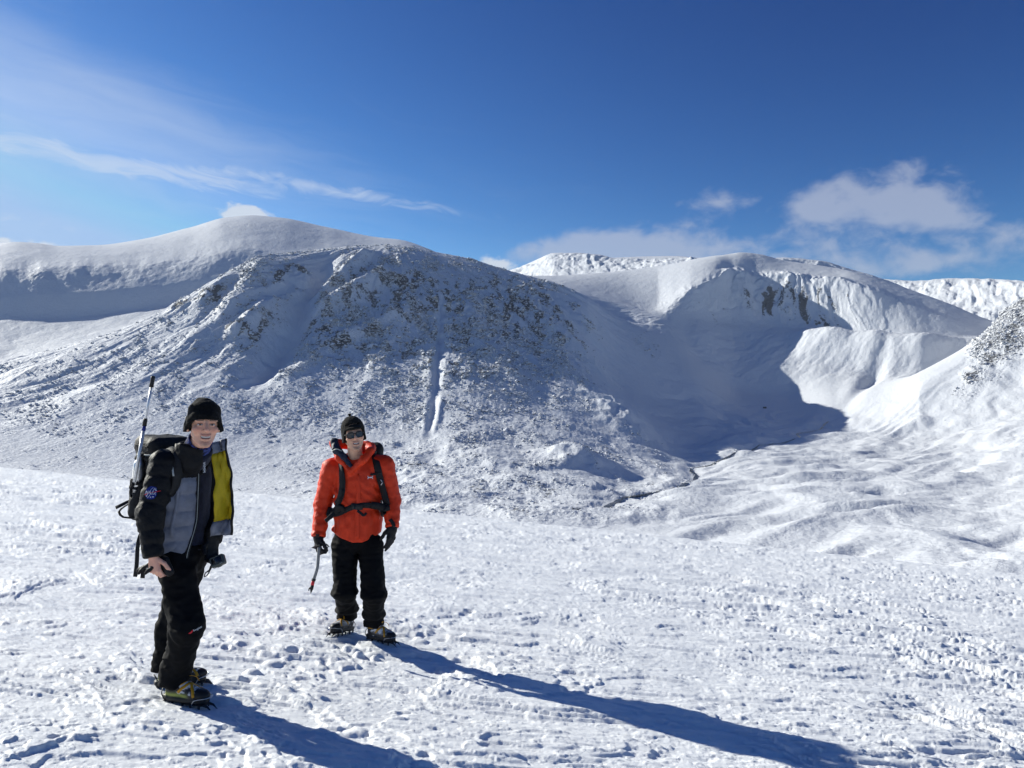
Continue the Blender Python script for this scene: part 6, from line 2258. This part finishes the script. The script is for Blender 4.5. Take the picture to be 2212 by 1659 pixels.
    lay('shoulder_strap', [J(806, 978, 6.28), J(812, 990, 6.12), J(815, 1006, 6.06), J(820, 1040, 6.03), J(826, 1070, 6.04), J(832, 1090, 6.08)], 0.060)
    lay('strap_webbing', [J(734, 1060, 6.02), J(728, 1085, 6.03), J(720, 1100, 6.06)], 0.026, 0.006, M_WEB, 0.018, 12)
    lay('waist_belt', [J(708, 1107, 6.2), J(720, 1108, 6.08), J(740, 1104, 6.04), J(771, 1099, 6.03), J(800, 1098, 6.04), J(822, 1100, 6.08), J(834, 1100, 6.2)], 0.046, 0.010, M_WEB, 0.007, 44)
    lay('belt_pad', [J(704, 1108, 6.24), J(712, 1106, 6.12), J(726, 1102, 6.06), J(740, 1100, 6.05)], [0.085] * 6 + list(np.linspace(0.085, 0.05, 14)), 0.026, M_PACK, 0.012, 20)
    lay('belt_pad', [J(840, 1100, 6.24), J(834, 1099, 6.12), J(824, 1098, 6.06), J(810, 1098, 6.05)], [0.105] * 6 + list(np.linspace(0.105, 0.05, 14)), 0.030, M_PACK, 0.014, 20)
    lay('buckle', [J(763, 1100, 6.02), J(771, 1100, 6.02), J(779, 1100, 6.02)], 0.050, 0.016, M_RUBBER, 0.012, 8)
    ribbon('belt_tail', [J(772, 1103, 6.00), J(779, 1108, 5.985), J(785, 1113, 5.985), J(792, 1108, 5.99)], V3(0, -1, 0.2), 0.022, 0.004, M_WEB, bo, n=12)
    ribbon('belt_tail', [J(722, 1108, 6.03), J(712, 1118, 6.01), J(703, 1126, 6.01)], V3(0, -1, 0.2), 0.034, 0.005, M_WEB, bo, n=10)
    lay('chest_strap', [J(808, 1029, 6.0), J(815, 1027, 6.0), J(822, 1026, 6.02)], 0.018, 0.005, M_WEB, 0.012, 8)
    tube('strap_buckle', resample([J(822, 1036, 5.985), J(826, 1042, 5.985), J(823, 1048, 5.985)], 6), 0.004, M_STEEL, bo, k=6)

    # ---- ice axe hanging from the hand
    t0, t1 = J(689, 1186, 6.06), J(672, 1278, 6.03)
    ia = bpy.data.objects.new('ice_axe', None)
    COL.objects.link(ia)
    tag(ia, 'grey ice axe with red band held head up in a black glove', 'ice axe')
    m1 = t0 * 0.62 + t1 * 0.38 + V3(0.014, 0, 0)
    path = resample([t0 + V3(0.0, 0, 0.02), m1, t0 * 0.2 + t1 * 0.8 + V3(0.001, 0, 0), t1], 22)
    tube('shaft', path[:17], 0.0125, M_SHAFT, ia, k=10)
    tube('leash_slider', path[15:17], 0.0165, M_RUBBER, ia, k=10)
    tube('red_band', path[16:19], 0.0133, M_RED, ia, k=10)
    tube('ferrule', path[18:21], 0.0138, M_RUBBER, ia, k=10)
    tube('spike', [path[20], path[21], path[21] + (path[21] - path[20]) * 1.0], [0.011, 0.007, 0.001], M_DARKM, ia, k=6)
    tube('trigger', [path[19] + V3(-0.012, 0, 0), path[20] + V3(-0.020, 0, 0.004), path[20] + V3(-0.022, 0, -0.012)], [0.006, 0.006, 0.003], M_RUBBER, ia, k=6)
    hd = t0 + V3(0, 0, 0.022)
    pick = resample([hd + V3(0.0, 0.0, 0.0), hd + V3(-0.03, -0.075, 0.006), hd + V3(-0.05, -0.13, -0.012), hd + V3(-0.06, -0.165, -0.035)], 12)
    pick = resample([hd, hd + V3(0.02, 0.07, 0.006), hd + V3(0.035, 0.13, -0.010), hd + V3(0.042, 0.165, -0.032)], 12)
    ribbon('pick', pick, V3(1, -0.3, 0), np.linspace(0.026, 0.008, 12), 0.006, M_DARKM, ia)
    ribbon('adze', resample([hd, hd + V3(-0.012, -0.035, 0.004), hd + V3(-0.024, -0.065, -0.006)], 8), V3(0.2, 0, 1), np.linspace(0.02, 0.05, 8), 0.005, M_DARKM, ia)
    return person


A_ = hiker_quilted()
gear_quilted(A_)
hiker_red()


# ------------------------------------------------------------------ thin air between here and the far hills
def build_haze():
    me = bpy.data.meshes.new('haze')
    x0, x1, y0, y1, z0, z1 = -9000, 12000, -200, 7900, -420, 1000
    me.from_pydata([(x0, y0, z0), (x1, y0, z0), (x1, y1, z0), (x0, y1, z0), (x0, y0, z1), (x1, y0, z1), (x1, y1, z1), (x0, y1, z1)], [],
                   [(3, 2, 1, 0), (4, 5, 6, 7), (0, 1, 5, 4), (1, 2, 6, 5), (2, 3, 7, 6), (3, 0, 4, 7)])
    M = bpy.data.materials.new('haze')
    M.use_nodes = True
    nt = M.node_tree
    nt.nodes.clear()
    pv = nt.nodes.new('ShaderNodeVolumePrincipled')
    pv.inputs['Color'].default_value = (0.78, 0.88, 1.0, 1)
    pv.inputs['Density'].default_value = 1.7e-5
    pv.inputs['Anisotropy'].default_value = 0.2
    mo = nt.nodes.new('ShaderNodeOutputMaterial')
    nt.links.new(pv.outputs[0], mo.inputs['Volume'])
    me.materials.append(M)
    o = bpy.data.objects.new('haze', me)
    COL.objects.link(o)
    tag(o, 'thin pale blue haze lying between the hikers and the far mountains', 'haze', kind='stuff')


build_haze()
